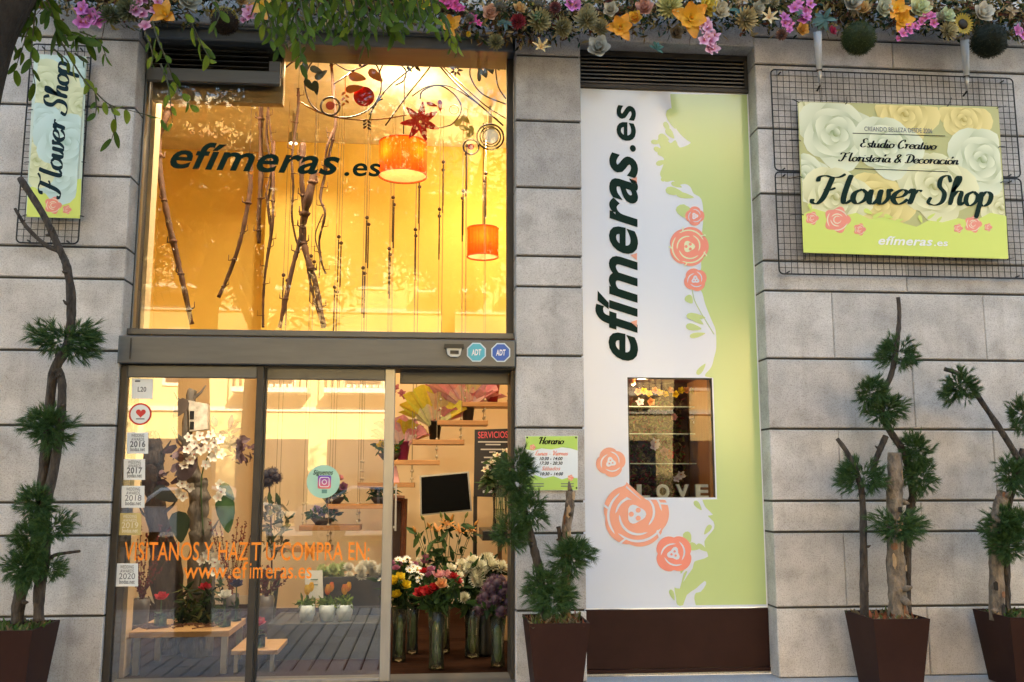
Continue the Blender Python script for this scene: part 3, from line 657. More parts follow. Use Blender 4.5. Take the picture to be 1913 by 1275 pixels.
#PART2
# ================================================================== SIGNS AND GRIDS ON THE STONE
def wire_grid(label, x0, x1, z0, z1, Y, sp=.05):
    g = thing('wire_grid', label, 'wire grid', ((x0 + x1) / 2, Y, z0), 'black wire grids on the wall')
    r = .035; c = []
    for cx, cz, a in ((x1 - r, z1 - r, 0), (x0 + r, z1 - r, 90), (x0 + r, z0 + r, 180), (x1 - r, z0 + r, 270)):
        for k in range(5): t = R(a + k * 22.5); c.append((cx + r * math.cos(t), Y, cz + r * math.sin(t)))
    obj('frame', MB(True).tube(c, .0062, 6, closed=True), BLACKW, g)
    m = MB(); n = max(1, round((x1 - x0) / sp))
    for k in range(1, n): x = x0 + (x1 - x0) * k / n; m.tube([(x, Y, z0), (x, Y, z1)], .0028, 4, False)
    n = max(1, round((z1 - z0) / sp))
    for k in range(1, n): z = z0 + (z1 - z0) * k / n; m.tube([(x0, Y - .004, z), (x1, Y - .004, z)], .0028, 4, False)
    o = obj('wire_mesh', m, BLACKW, g); o['kind'] = 'stuff'
    for x, z in ((x0 + .08, z1 - .02), (x1 - .08, z1 - .02), (x0 + .08, z0 + .02), (x1 - .08, z0 + .02)):
        obj('standoff', MB().tube([(x, Y, z), (x, .0, z)], .006, 6), BLACKW, g)
    return g
gx0, gx1 = X(1447, 300, -.045), X(1447, 300, -.045) + 2.05
wire_grid('upper black wire grid behind the wide flower shop banner', gx0, gx1, Z(1460, 319, -.045), Z(1460, 131, -.045), -.045)
wire_grid('lower black wire grid behind the wide flower shop banner', gx0, gx1, Z(1460, 512, -.045), Z(1460, 322, -.045), -.045)
lx0, lx1 = X(46, 250, -.045), X(160, 250, -.045)
wire_grid('narrow black wire grid behind the vertical flower shop banner', lx0, lx1, Z(100, 455, -.045), Z(100, 84, -.045), -.045)

def rose_photo(mb, c, r, Y, seed, pal, clip, nlay=[0]):
    """a printed photograph of a cream rose: overlapping petals, colour graded from rim to heart"""
    g = random.Random(seed); N = 17
    for k in range(N):
        t = k / (N - 1); rr = r * (1.0 - .86 * t); ang = g.uniform(0, 6.28) if k else 0; ang = k * 2.399
        d = rr * .34; cx, cz = c.x + d * math.cos(ang), c.z + d * math.sin(ang)
        nlay[0] += 1; y = Y - .00002 * nlay[0]; n = 18; rim = []
        for i in range(n):
            a = 2 * math.pi * i / n; q = rr * .80 * (1 + .10 * math.cos(2 * a + k) + .05 * math.cos(3 * a + 2 * k))
            x = min(max(cx + q * math.cos(a), clip[0]), clip[1]); z = min(max(cz + q * math.sin(a), clip[2]), clip[3]); rim.append((x, y, z))
        cc = (min(max(cx, clip[0]), clip[1]), y, min(max(cz, clip[2]), clip[3]))
        cols = []
        for i in range(n):
            a = 2 * math.pi * i / n; lit = .5 + .5 * math.cos(a - ang)          # outer rim of a petal pale, inner rim deep
            def mixc(l): return tuple(pal[1][j] * (1 - l) + pal[0][j] * l for j in range(3))
            b = 2 * math.pi * (i + 1) / n; l2 = .5 + .5 * math.cos(b - ang)
            cols.append((mixc(.50), mixc(lit ** 1.3), mixc(l2 ** 1.3)))
        mb.add([cc] + rim, [(0, 1 + i, 1 + (i + 1) % n) for i in range(n)], cols)
PALR = [((.80, .76, .46), (.30, .28, .05)), ((.76, .76, .54), (.22, .28, .08)), ((.82, .68, .26), (.38, .26, .02))]
PALB = [((.56, .70, .66), (.28, .42, .34)), ((.70, .72, .46), (.34, .38, .14))]
BY = -.075
LIME_B = mat('lime_banner_print', (.62, .70, .14), .4, var=0)
def banner(name, label, c4, roses, pal, base):
    p = [P(x, y, BY) for x, y in c4]                       # tl, tr, br, bl
    bn = thing(name, label, 'banner', (p[3] + p[2]) / 2, 'flower shop banners')
    m = MB(); n = 16; v = []
    for i in range(n + 1):
        for j in range(n + 1):
            s_, t = i / n, j / n; q = p[0].lerp(p[1], s_).lerp(p[3].lerp(p[2], s_), t)
            v.append(q)
    m.col = base; m.add(v, [(i * (n + 1) + j, (i + 1) * (n + 1) + j, (i + 1) * (n + 1) + j + 1, i * (n + 1) + j + 1) for i in range(n) for j in range(n)])
    m.slab([q + Vector((0, .0005, 0)) for q in p], (0, .003, 0))
    o = obj('sheet', m, VMAT, bn)
    mr = MB(); clip = (max(p[0].x, p[3].x) + .004, min(p[1].x, p[2].x) - .004, max(p[2].z, p[3].z) + .006, min(p[0].z, p[1].z) - .004)
    for k, (x, y, r) in enumerate(roses): rose_photo(mr, P(x, y, BY), r, BY - .001, k * 7 + 3, pal[k % len(pal)], clip)
    obj('rose_print', mr, VMAT, bn)
    return bn, p
BR, bp = banner('shop_banner', 'wide banner with cream roses reading Flower Shop on the right wall', [(1490, 190), (1865, 200), (1884, 485), (1501, 473)],
    [(1530, 200, .22), (1500, 330, .2), (1640, 380, .26), (1870, 390, .2), (1560, 250, .3), (1800, 225, .2), (1560, 370, .26), (1835, 300, .28), (1690, 215, .24), (1745, 350, .30), (1655, 275, .26)], PALR, (.48, .46, .18))
y4 = BY - .0060
zb_ = [(1501, 472), (1498, 402), (1520, 390), (1540, 396), (1570, 405), (1600, 398), (1625, 410), (1650, 406), (1690, 418), (1712, 424), (1735, 412), (1760, 416), (1790, 408), (1820, 414), (1850, 398), (1880, 404), (1883.5, 484)]
flat('lime_print', zb_, LIME_B, BR, y4)
t1 = MB(); script(t1, 'Flower', P(1522, 380, y4 - .0012), P(1717, 382, y4 - .0012), .118, .32, .22, .25); obj('lettering', t1, DGREEN, BR)
t1 = MB(); script(t1, 'Shop', P(1735, 382, y4 - .0012), P(1853, 386, y4 - .0012), .118, .32, .22, .25); obj('lettering', t1, DGREEN, BR)
t1 = MB(); script(t1, 'Estudio Creativo', P(1606, 275, y4), P(1748, 280, y4), .036, .34, .35, .25); obj('lettering', t1, INK, BR)
t1 = MB(); script(t1, 'Florister\u00eda & Decoraci\u00f3n', P(1569, 301, y4), P(1790, 308, y4), .036, .34, .35, .25); obj('lettering', t1, INK, BR)
label_text('lettering', 'CREANDO BELLEZA DESDE 2006', P(1615, 245, y4), P(1742, 249, y4), .036, GREYINK, BR, .008, 0, False)
for a_, b_ in (((1593, 250), (1766, 255)), ((1597, 316), (1771, 322))):
    q = [P(a_[0], a_[1], y4), P(b_[0], b_[1], y4)]; obj('rule', MB().poly([q[0], q[1], q[1] + Vector((0, 0, .006)), q[0] + Vector((0, 0, .006))]), INK, BR)
label_text('lettering', 'ef\u00edmeras', P(1641, 457, y4 - .003), P(1743, 459.5, y4 - .003), .044, wi, BR, .02, .3)
label_text('lettering', '.es', P(1745, 459.5, y4 - .003), P(1771, 460, y4 - .003), .034, wi, BR, .015, .1)
def mini_rose(parent, cx, cy, r, Y, gap): 
    n = 36
    flat('printed_petal', [(cx + r * (.88 + .12 * math.cos(5 * t)) * math.cos(t), cy + r * (.88 + .12 * math.cos(5 * t)) * math.sin(t)) for t in [2 * math.pi * i / n for i in range(n)]], CORAL, parent, Y)
    k = 0
    for rr, a0, sp in ((.78, .3, 1.6), (.74, 2.4, 1.5), (.76, 4.5, 1.5), (.48, 1.2, 2.0), (.46, 3.6, 2.2), (.3, 0, 5.6)):
        flat('printed_petal', crescent(cx, cy, r * rr, a0, a0 + sp, r * .085, 8), gap, parent, Y - .0005 - .0001 * k); k += 1
for cx, cy, r in ((1517, 408, 13), (1564, 411, 26), (1606, 429, 12), (1790, 427, 9), (1818, 419, 17), (1846, 425, 8)): mini_rose(BR, cx, cy, r, y4 - .0008, mat('pale_gap', (.82, .70, .5), .4, var=0))
for l in [(1622, 396, 18, 8, .5), (1640, 402, 22, 7, -.5), (1660, 405, 18, 7, .3), (1680, 412, 16, 6, -.3), (1720, 410, 16, 6, 1.2), (1740, 404, 18, 5, -.6), (1755, 410, 14, 5, -.8), (1514, 388, 16, 6, 1.2)]:
    flat('printed_leaf', leafshape(*l), LIME_B, BR, y4 - .0006)
for x, y, dx, dy in ((1490, 190, -10, -4), (1582, 193, 0, -12), (1772, 197, 6, -14), (1865, 201, 14, -2), (1493, 262, -18, 0), (1495, 330, -22, 4), (1498, 400, -22, 2), (1504, 473, 0, 12), (1600, 476, 0, 14), (1786, 482, 0, 12), (1884, 484, 10, -2), (1868, 274, 10, 0), (1872, 340, 12, 0)):
    obj('cable_tie', MB().tube([P(x + (1 if dx < 0 else -1) * 3, y + 2, BY - .006), P(x, y, BY - .016), P(x + dx * .6, y + dy * .6, BY + .0), P(x + dx, y + dy, BY + .025)], .0035, 5), BLACKW, BR)
BL, bp = banner('shop_banner', 'narrow vertical banner with blue roses reading Flower Shop on the left pillar', [(64, 101), (162, 106), (150, 409), (48, 406)],
    [(140, 150, .2), (80, 160, .22), (80, 230, .16), (150, 200, .16), (112, 330, .2), (70, 300, .2), (125, 268, .24)], PALB, (.56, .66, .58))
flat('lime_print', [(49, 405.5), (53, 352), (70, 345), (95, 350), (120, 340), (152, 334), (149.5, 408.5)], LIME_B, BL, y4)
t1 = MB(); script(t1, 'Flower Shop', P(112, 366, y4 - .0012), P(131, 118, y4 - .0012), .082, .34, .25, .2); obj('lettering', t1, mat('slate_ink', (.006, .022, .03), .5, var=0, spec=.1), BL)
mini_rose(BL, 99, 384, 17, y4 - .0008, MATS['pale_gap']); mini_rose(BL, 125, 392, 9, y4 - .0008, MATS['pale_gap'])
for x, y, dx in ((61, 205, -8), (156, 206, 8), (54, 303, -8), (152, 303, 8), (62, 106, -6), (161, 108, 8), (50, 402, -7), (149, 404, 8)):
    obj('cable_tie', MB().tube([P(x, y, BY - .014), P(x + dx * .5, y, BY - .01), P(x + dx, y + 1, BY + .025)], .0035, 5), BLACKW, BL)
# opening hours plate
HY = -.02
HS = thing('hours_sign', 'small lime and white opening hours plate reading Horario on the middle pillar', 'sign', P(1032, 916, HY))
obj('plate', MB().slab([P(983, 917, HY), P(1079.5, 916, HY), P(1079.5, 814.5, HY), P(981.5, 815, HY)], (0, .008, 0)), mat('pale_plate', (.70, .76, .80), .35, var=0), HS)
obj('lime_print', MB().poly([P(x, y, HY - .001) for x, y in [(982, 815.5), (1079, 815), (1079, 842), (1066, 838), (1050, 836), (1030, 840), (1012, 838), (996, 842), (982, 840)]]), mat('sign_lime', (.42, .62, .12), .4, var=0), HS)
obj('lime_print', MB().poly([P(x, y, HY - .001) for x, y in [(983, 916.5), (983, 892), (1000, 888), (1016, 894), (1034, 890), (1050, 896), (1064, 892), (1079, 894), (1079, 915.5)]]), MATS['sign_lime'], HS)
t1 = MB(); script(t1, 'Horario', P(1006, 830, HY - .003), P(1052, 830, HY - .003), .026, .36, .45, .25); obj('lettering', t1, INK, HS)
t1 = MB(); script(t1, 'Lunes - Viernes'.replace('L', 'L'), P(999, 851, HY - .003), P(1060, 851, HY - .003), .017, .3, .5, .25); obj('lettering', t1, CORAL, HS)
t1 = MB(); script(t1, 'S\u00e1bados'.replace('\u00e1', 'a').replace('b', 'h'), P(1012, 879, HY - .003), P(1046, 879, HY - .003), .017, .3, .5, .25) if False else lettering(t1, 'S\u00e1bados', P(1012, 879, HY - .003), P(1047, 879, HY - .003), .018, .01, .35); obj('lettering', t1, CORAL, HS)
for s_, a0, a1, y in (('10:30 - 14:00', 1008, 1051, 860), ('17:30 - 20:30', 1008, 1051, 868.5), ('10:30 - 14:00', 1009, 1052, 888.5)):
    label_text('lettering', s_, P(a0, y, HY - .003), P(a1, y, HY - .003), .022, INK, HS, .02, .3, False)
for x, y, wd in ((992, 905, 24), (992, 909.5, 24), (1048, 905, 24), (1048, 909.5, 24)): bx('lettering', tuple(P(x, y, HY - .003)), tuple(P(x + wd, y - 1.6, HY - .0032)), GREYINK, HS)
for x, y in ((985, 818), (1076, 818), (1077, 912)): obj('screw', MB().tube([P(x, y, HY - .004), P(x, y, HY)], .007, 8), DARKM, HS)
mini_rose(HS, 995, 836, 6, HY - .004, MATS['pale_gap']); mini_rose(HS, 1066, 893, 6, HY - .004, MATS['pale_gap'])
# two tapered white brackets that carry the garland
for (xa_, ya_), (xb_, yb_), lab in (((1527, 60), (1532, 160), 'left white tapered bracket above the wide banner'), ((1802, 75), (1807, 170), 'right white tapered bracket above the wide banner')):
    a0, b0 = P(xa_, ya_, -.18), P(xb_, yb_, -.06); mid = a0.lerp(b0, .72)
    br = thing('bracket', lab, 'bracket', b0, 'white brackets above the banner')
    obj('arm', MB(True).tube([a0, mid], [.034, .022], 10), mat('white_enamel', (.72, .73, .74), .3, var=.04), br)
    obj('tip', MB(True).tube([mid, mid.lerp(b0, .5), b0], [.019, .014, .006], 8), mat('tip_steel', (.55, .52, .48), .35, metal=.5, var=0), br)
    obj('collar', MB(True).tube([mid - Vector((0, 0, .006)), mid + Vector((0, 0, .010))], .024, 10), DARKM, br)
    obj('stay', MB().tube([b0, Vector((b0.x, 0, b0.z - .02))], .008, 6), DARKM, br)

# ================================================================== PLANT PARTS
def vr(g): 
    while 1:
        v = Vector((g.uniform(-1, 1), g.uniform(-1, 1), g.uniform(-1, 1)))
        if .05 < v.length < 1: return v
def petal(mb, c, d, up, ln, wd, col, col2=None, cup=.25, n=3):
    """a curved petal or leaf: strip of n quads from c along d"""
    d = d.normalized(); sd = d.cross(up)
    sd = sd.normalized() if sd.length > 1e-4 else d.orthogonal().normalized(); nn = sd.cross(d)
    vs = []; 
    for i in range(n + 1):
        t = i / n; ww = wd * .5 * (math.sin(math.pi * (.12 + .83 * t)) ** .8); p = c + d * (ln * t) + nn * (cup * ln * t * t)
        vs += [p - sd * ww + nn * ww * .35, p, p + sd * ww + nn * ww * .35]
    fs = []; cs = []
    for i in range(n):
        a = i * 3; t0, t1 = i / n, (i + 1) / n
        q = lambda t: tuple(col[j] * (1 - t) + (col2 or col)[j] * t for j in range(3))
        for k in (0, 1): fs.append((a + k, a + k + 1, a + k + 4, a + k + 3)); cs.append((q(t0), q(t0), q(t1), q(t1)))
    mb.add(vs, fs, cs)
FM = {}
def flower(kind, col, col2=None, k=0):
    key = (kind, col, col2, k)
    if key in FM: return FM[key]
    g = random.Random(hash(kind) % 1000 if False else len(FM) + 5); m = MB(True); O = Vector((0, 0, 0)); Zu = Vector((0, 0, 1)); c2 = col2 or tuple(min(1, x * 1.25) for x in col)
    if kind == 'rose':
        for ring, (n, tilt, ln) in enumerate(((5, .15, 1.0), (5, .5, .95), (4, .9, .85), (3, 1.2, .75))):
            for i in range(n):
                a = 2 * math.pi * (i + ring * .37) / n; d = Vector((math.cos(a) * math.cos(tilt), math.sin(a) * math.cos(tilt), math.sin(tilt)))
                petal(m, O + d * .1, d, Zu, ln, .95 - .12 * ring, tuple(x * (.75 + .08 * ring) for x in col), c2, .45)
    elif kind == 'daisy':
        for i in range(13):
            a = 2 * math.pi * i / 13; petal(m, O, Vector((math.cos(a), math.sin(a), .18 + .1 * (i % 2))), Zu, 1, .36, col, c2, .1, 2)
        m.col = (.55, .36, .03); m.ball((0, 0, .12), .26, 8, (1, 1, .6))
    elif kind == 'mum':
        for i in range(70):
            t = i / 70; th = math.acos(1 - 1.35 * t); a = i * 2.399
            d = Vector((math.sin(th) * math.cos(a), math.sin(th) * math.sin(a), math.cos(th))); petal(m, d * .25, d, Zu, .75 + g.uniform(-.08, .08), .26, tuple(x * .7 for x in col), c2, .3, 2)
    elif kind == 'orchid':
        for i in range(5):
            a = math.pi / 2 + 2 * math.pi * i / 5; wd = .95 if i in (1, 4) else .6
            petal(m, O, Vector((math.cos(a), math.sin(a), .12)), Zu, 1, wd, tuple(x * .7 for x in col), c2, .2)
        m.col = tuple(x * .5 for x in col); petal(m, Vector((0, 0, .05)), Vector((0, -.5, .6)), Zu, .5, .4, (.45, .03, .12), (.6, .3, .1), .3, 2)
    elif kind == 'lily':
        for i in range(6):
            a = 2 * math.pi * i / 6; petal(m, O, Vector((math.cos(a) * .5, math.sin(a) * .5, .8)), Zu, 1.1, .34, col, c2, -.45, 4)
    elif kind == 'bud':
        m.col = col; m.lathe((0, 0, 0), [(.02, 0), (.2, .3), (.24, .6), (.14, 1.0), (.02, 1.25)], 7)
    elif kind == 'tulip':
        for i in range(6):
            a = 2 * math.pi * i / 6; petal(m, Vector((math.cos(a) * .1, math.sin(a) * .1, 0)), Vector((math.cos(a) * .55, math.sin(a) * .55, .8)), Zu, 1.15, .75, col, c2, .55, 4)
    elif kind == 'sunflower':
        for i in range(22):
            a = 2 * math.pi * i / 22; petal(m, Vector((math.cos(a) * .4, math.sin(a) * .4, 0)), Vector((math.cos(a), math.sin(a), .2)), Zu, .62, .24, col, c2, .1, 2)
        m.col = (.03, .018, .008); m.ball((0, 0, .05), .48, 10, (1, 1, .45), .06, g)
    elif kind == 'trumpet':
        for i in range(6):
            a = 2 * math.pi * i / 6; petal(m, Vector((math.cos(a) * .08, math.sin(a) * .08, 0)), Vector((math.cos(a) * .75, math.sin(a) * .75, .62)), Zu, 1.1, .85, c2, col, .1 - .5 * (i % 2), 4)
        m.col = (.8, .45, .03); m.lathe((0, 0, .1), [(.1, 0), (.16, .4), (.24, .5)], 8)
    elif kind == 'ball':
        for i in range(130):
            d = vr(g).normalized(); petal(m, d * .72, d + vr(g) * .5, Zu, .32, .16, tuple(x * g.uniform(.6, 1.2) for x in (col if g.random() < .6 else c2)), None, .2, 1)
        m.col = tuple(x * .6 for x in col); m.ball((0, 0, 0), .74, 10)
    elif kind == 'leafy':
        for i in range(9):
            d = vr(g); d.z = abs(d.z) * .4; petal(m, O, d, Zu, 1, .42, col, c2, -.3)
    FM[key] = cmesh(m, kind, VCOL); return FM[key]
def face(n=Vector((0, -1, .3)), g=rnd, j=.35, roll=None):
    v = (Vector(n).normalized() + vr(g) * j).normalized(); q = v.to_track_quat('Z', 'Y')
    from mathutils import Quaternion
    return (q @ Quaternion((0, 0, 1), g.uniform(0, 6.28) if roll is None else roll)).to_euler()
def put(name, me, parent, c, s, n=(0, -1, .3), j=.35, roll=None):
    return inst(name, me, parent, c, face(Vector(n), rnd, j, roll), s)
def scatter(mb, pts, size, pal, g, elong=2.2, dirf=None, ncut=2):
    for p in pts:
        d = (dirf(p) if dirf else vr(g)); c = g.choice(pal); k = g.uniform(.6, 1.3); c = tuple(x * k for x in c)
        s_ = size * g.uniform(.6, 1.3); petal(mb, p, d, vr(g), s_, s_ / elong, c, tuple(x * 1.15 for x in c), g.uniform(-.2, .3), ncut)

# ------------------------------------------------------------------ potted pines
def clump_mesh(seed):
    g = random.Random(seed); m = MB(); lobes = [vr(g) * .5 for _ in range(7)] + [Vector((0, 0, 0))]
    for _ in range(270):
        o = g.choice(lobes) * 1.1 + vr(g) * .40; o.y *= .85
        d = (o.normalized() * .75 + vr(g) * .8 + Vector((0, -.1, .10))).normalized(); sp = g.uniform(.3, .6); L0 = g.uniform(.24, .42)
        for k in range(26):
            dd = (d + vr(g) * sp).normalized(); ln = L0 * g.uniform(.7, 1.1); s_ = dd.cross(vr(g)).normalized() * .0065
            b = o + d * (k / 26 * .22); mid = b + dd * ln * .5 + Vector((0, 0, .015)); t = b + dd * ln - Vector((0, 0, .02))
            m.add([b - s_, b + s_, mid + s_ * .9, t, mid - s_ * .9], [(0, 1, 2, 4), (4, 2, 3)])
    return cmesh(m, 'needle_clump', NEEDLE)
CLUMPS = [clump_mesh(s_) for s_ in (1, 2, 3)]
POTY0, POTY1, PZ = -.60, -.14, .505
def pine(label, fx0, fx1, trunks, clumps, gcov, TY=-.37):
    """fx0, fx1: front corners of the rim in x (metres)"""
    cx = (fx0 + fx1) / 2
    t = thing('potted_pine', label, 'potted tree', (cx, (POTY0 + POTY1) / 2, 0), 'potted pines along the shop front')
    w2 = (fx1 - fx0) / 2; cy = (POTY0 + POTY1) / 2; h2 = (POTY1 - POTY0) / 2; k = .74
    def ring(s_, z, ins=0): return [(cx - w2 * s_ + ins, cy - h2 * s_ + ins, z), (cx + w2 * s_ - ins, cy - h2 * s_ + ins, z), (cx + w2 * s_ - ins, cy + h2 * s_ - ins, z), (cx - w2 * s_ + ins, cy + h2 * s_ - ins, z)]
    v = ring(k, .012) + ring(1, PZ) + ring(1, PZ, .014) + ring(.97, PZ - .06, .014)
    fs = [(3, 2, 1, 0)]
    for l in (0, 4, 8):
        for i in range(4): j = (i + 1) % 4; fs.append((l + i, l + j, l + 4 + j, l + 4 + i))
    mb = MB(); mb.add(v, fs); pl = obj('planter', mb, BROWN, t)
    bx('foot', (cx - w2 * .6, cy - h2 * .6, 0.002), (cx + w2 * .6, cy + h2 * .6, .0115), DARKM, pl)
    m = MB(); m.col = (1, 1, 1); q = ring(.96, PZ - .05, .012); m.poly(q); obj('soil', m, mat('potting_soil', (.045, .03, .02), .95, var=.4, vscale=40, bump=.8, bscale=80), pl)
    g = random.Random(int(cx * 100)); m = MB(); pts = [Vector((g.uniform(cx - w2 * .85, cx + w2 * .85), g.uniform(cy - h2 * .85, cy + h2 * .85), PZ - .045 + g.random() * .02)) for _ in range(260)]
    scatter(m, pts, .06, gcov, g, 3.0, lambda p: Vector((g.uniform(-1, 1), g.uniform(-1, 1), g.uniform(.1, 1.1))))
    o = obj('ground_cover', m, LEAFM, t); o['kind'] = 'stuff'
    for name, pts, r0, r1, mt, dy in trunks:
        w = spline([P(x, y, TY + dy) for x, y in pts], 6); n = len(w); g = random.Random(n + int(pts[0][0]))
        rs = [(r0 + (r1 - r0) * i / (n - 1)) * g.uniform(.9, 1.12) for i in range(n)]
        tr = obj(name, MB(True).tube(w, rs, 10), mt, t)
        for q in range(max(1, n // 7)):
            i = g.randrange(1, n - 1); d = vr(g); d.y = -abs(d.y); d.normalize()
            obj('knot', MB(True).tube([w[i], w[i] + d * rs[i] * 1.5, w[i] + d * rs[i] * 2.1 + Vector((0, 0, .01))], [rs[i] * .6, rs[i] * .38, rs[i] * .15], 6), mt, tr)
        if mt is PEEL:
            for q in range(9):
                i = g.randrange(1, n - 2); m = MB(); a0 = g.uniform(-2.6, -.9); aw = g.uniform(.35, .8); hh = g.uniform(.02, .055); v = []
                for k in range(6):
                    a = a0 + aw * k / 5
                    for zz in (-1, 1): v.append(w[i] + Vector((math.cos(a) * rs[i] * 1.07, math.sin(a) * rs[i] * 1.07, zz * hh * (.55 + .45 * math.sin(math.pi * (k + .6) / 6)) * g.uniform(.8, 1.2))))
                m.add(v, [(2 * k, 2 * k + 2, 2 * k + 3, 2 * k + 1) for k in range(5)])
                obj('bark_plate', m, g.choice((mat('tan_bark', (.30, .19, .10), .9, col2=(.42, .30, .18), vscale=30), mat('rust_bark', (.16, .065, .03), .9, col2=(.25, .12, .06), vscale=30), mat('dark_bark', (.02, .016, .013), .95, var=.3))), tr)
    for i, (x, y, rx, rz, dy) in enumerate(clumps):
        c = P(x, y, TY + dy); q = (TY + dy - CAM.y) / F
        inst('needle_clump', CLUMPS[i % 3], t, c, (rnd.uniform(-.3, .3), rnd.uniform(-.3, .3), rnd.uniform(0, 6.28)) if abs(rx - rz) < 12 else (0, 0, rnd.choice((0, 3.14)) + rnd.uniform(-.3, .3)), (rx * q * 1.02, (rx + rz) * .5 * q * .95, rz * q * 1.02))
GC1 = [(.05, .10, .02), (.08, .14, .03), (.10, .12, .04), (.16, .10, .05)]
GC2 = [(.10, .13, .04), (.22, .16, .08), (.25, .09, .05), (.30, .25, .16)]
f1 = X(60, 1178, POTY0)
pine('tall potted pine with bare forked top at the left edge', f1 - .40, f1, [
    ('trunk', [(72, 1160), (74, 1100), (85, 1040), (84, 960), (100, 880), (112, 800), (116, 720), (108, 690)], .036, .026, BARK, .0),
    ('trunk', [(32, 1165), (38, 1110), (66, 1020), (78, 930), (88, 820), (100, 700), (128, 640), (133, 560), (125, 500), (112, 468), (80, 400), (37, 333)], .044, .022, BARK, .05),
    ('branch', [(112, 470), (85, 458), (50, 425), (28, 390)], .018, .011, BARK, .05),
    ('branch', [(80, 1060), (98, 1040), (120, 1034), (150, 1030)], .014, .009, BARK, -.03)],
    [(122, 636, 66, 48, 0), (95, 800, 60, 48, -.05), (72, 940, 46, 36, -.05), (100, 985, 40, 36, -.08), (58, 1010, 42, 44, -.06), (48, 1062, 44, 46, -.08), (88, 1060, 34, 34, -.1)], GC1)
f2 = X(988, 1164, POTY0); f2b = X(1102, 1162, POTY0)
pine('short potted pine leaning over the hours sign between door and printed panel', f2, f2b, [
    ('trunk', [(1022, 1160), (1014, 1110), (1006, 1060), (992, 1005), (980, 960), (968, 910)], .034, .026, BARK, 0),
    ('trunk', [(1058, 1160), (1056, 1100), (1062, 1030), (1058, 990), (1064, 950), (1066, 918)], .034, .034, PEEL, .04),
    ('branch', [(1056, 1070), (1050, 1030), (1046, 1000), (1043, 984)], .018, .016, BARK, .06)],
    [(962, 872, 40, 38, 0), (968, 910, 40, 36, -.04), (990, 955, 44, 44, -.06), (954, 996, 36, 40, -.04), (1064, 1040, 56, 44, -.05), (1012, 1092, 46, 36, -.1), (1030, 1120, 52, 42, -.1)], GC2)
f3 = X(1632, 1158, POTY0); f3b = X(1738, 1157, POTY0)
pine('potted pine with thick peeling trunk and pointed bare tip', f3, f3b, [
    ('trunk', [(1678, 1165), (1676, 1100), (1672, 1020), (1671, 940), (1672, 890), (1671, 846)], .066, .050, PEEL, -.02),
    ('trunk', [(1615, 1155), (1614, 1080), (1613, 1010), (1612, 950), (1606, 900), (1585, 850), (1564, 820)], .032, .016, BARK, .02),
    ('trunk', [(1694, 1160), (1694, 1060), (1699, 960), (1705, 920), (1690, 850), (1660, 800), (1645, 750), (1665, 700), (1676, 640), (1680, 590), (1678, 556)], .034, .014, BARK, .08),
    ('branch', [(1655, 815), (1640, 850), (1630, 880)], .022, .018, BARK, .06)],
    [(1676, 660, 42, 44, .05), (1628, 735, 36, 44, .0), (1655, 765, 52, 40, .02), (1608, 890, 50, 46, -.02), (1712, 845, 42, 48, .03), (1718, 890, 42, 42, .0), (1676, 985, 66, 42, -.1)], GC2)
f4 = X(1887, 1155, POTY0)
pine('potted pine with drooping branch at the right edge', f4, f4 + .40, [
    ('trunk', [(1862, 1160), (1862, 1080), (1858, 1000), (1866, 950), (1876, 920)], .050, .042, PEEL, 0),
    ('trunk', [(1880, 1150), (1878, 1060), (1880, 960), (1900, 880), (1912, 840)], .034, .026, BARK, .06),
    ('branch', [(1908, 870), (1895, 845), (1870, 805), (1840, 760), (1800, 705), (1765, 690)], .026, .016, BARK, .04)],
    [(1790, 722, 50, 42, 0), (1908, 775, 34, 46, .02), (1896, 890, 46, 42, -.02), (1872, 980, 46, 44, -.05), (1912, 985, 50, 48, -.07), (1880, 1020, 48, 36, -.08)], GC1)
#PART3
# ================================================================== THE GARLAND
GL = thing('flower_garland', 'long garland of silk flowers and dried foliage along the top of the shop front', 'garland', P(1000, 40, -.2))
g = random.Random(11)
path = spline([P(x, y, -.2) for x, y in ((60, -20), (240, 8), (420, -2), (620, 4), (780, 16), (930, 40), (1010, 38), (1130, 30), (1260, 20), (1400, 22), (1540, 14), (1640, 20), (1760, 30), (1850, 30), (1960, 40))], 10)
obj('core', MB(True).tube([p + Vector((0, .06, .06)) for p in path], .035, 6), WOODD, GL)
PALG = [(.03, .05, .012), (.05, .08, .02), (.12, .08, .03), (.26, .18, .08), (.42, .32, .16), (.04, .09, .06), (.16, .10, .03), (.18, .06, .03), (.55, .42, .20), (.015, .02, .01), (.30, .22, .05)]
mg = MB()
pts = []
for _ in range(11000):
    i = g.randrange(len(path) - 1); p = path[i].lerp(path[i + 1], g.random()); r_ = .22 * (g.random() ** .6) * (.72 + .42 * math.sin(i * .9) ** 2)
    a = g.uniform(0, 6.28); pts.append(p + Vector((g.uniform(-.05, .05), r_ * .8 * math.cos(a), r_ * math.sin(a) * .95 + .03)))
scatter(mg, pts, .052, PALG, g, 2.4)
obj('foliage', mg, LEAFM, GL, 'stuff')
mg = MB(True)
for _ in range(90):
    i = g.randrange(len(path) - 1); p = path[i] + vr(g) * .12; d = vr(g); d.z -= .3
    mg.tube(spline([p, p + d * .12 + vr(g) * .03, p + d * .22 + vr(g) * .06], 4), .0025, 4, False)
obj('dry_twigs', mg, WOODD, GL, 'stuff')
MAG = (.55, .05, .34); MAG2 = (.78, .28, .62); PNK = (.70, .10, .30); PNK2 = (.85, .50, .62)
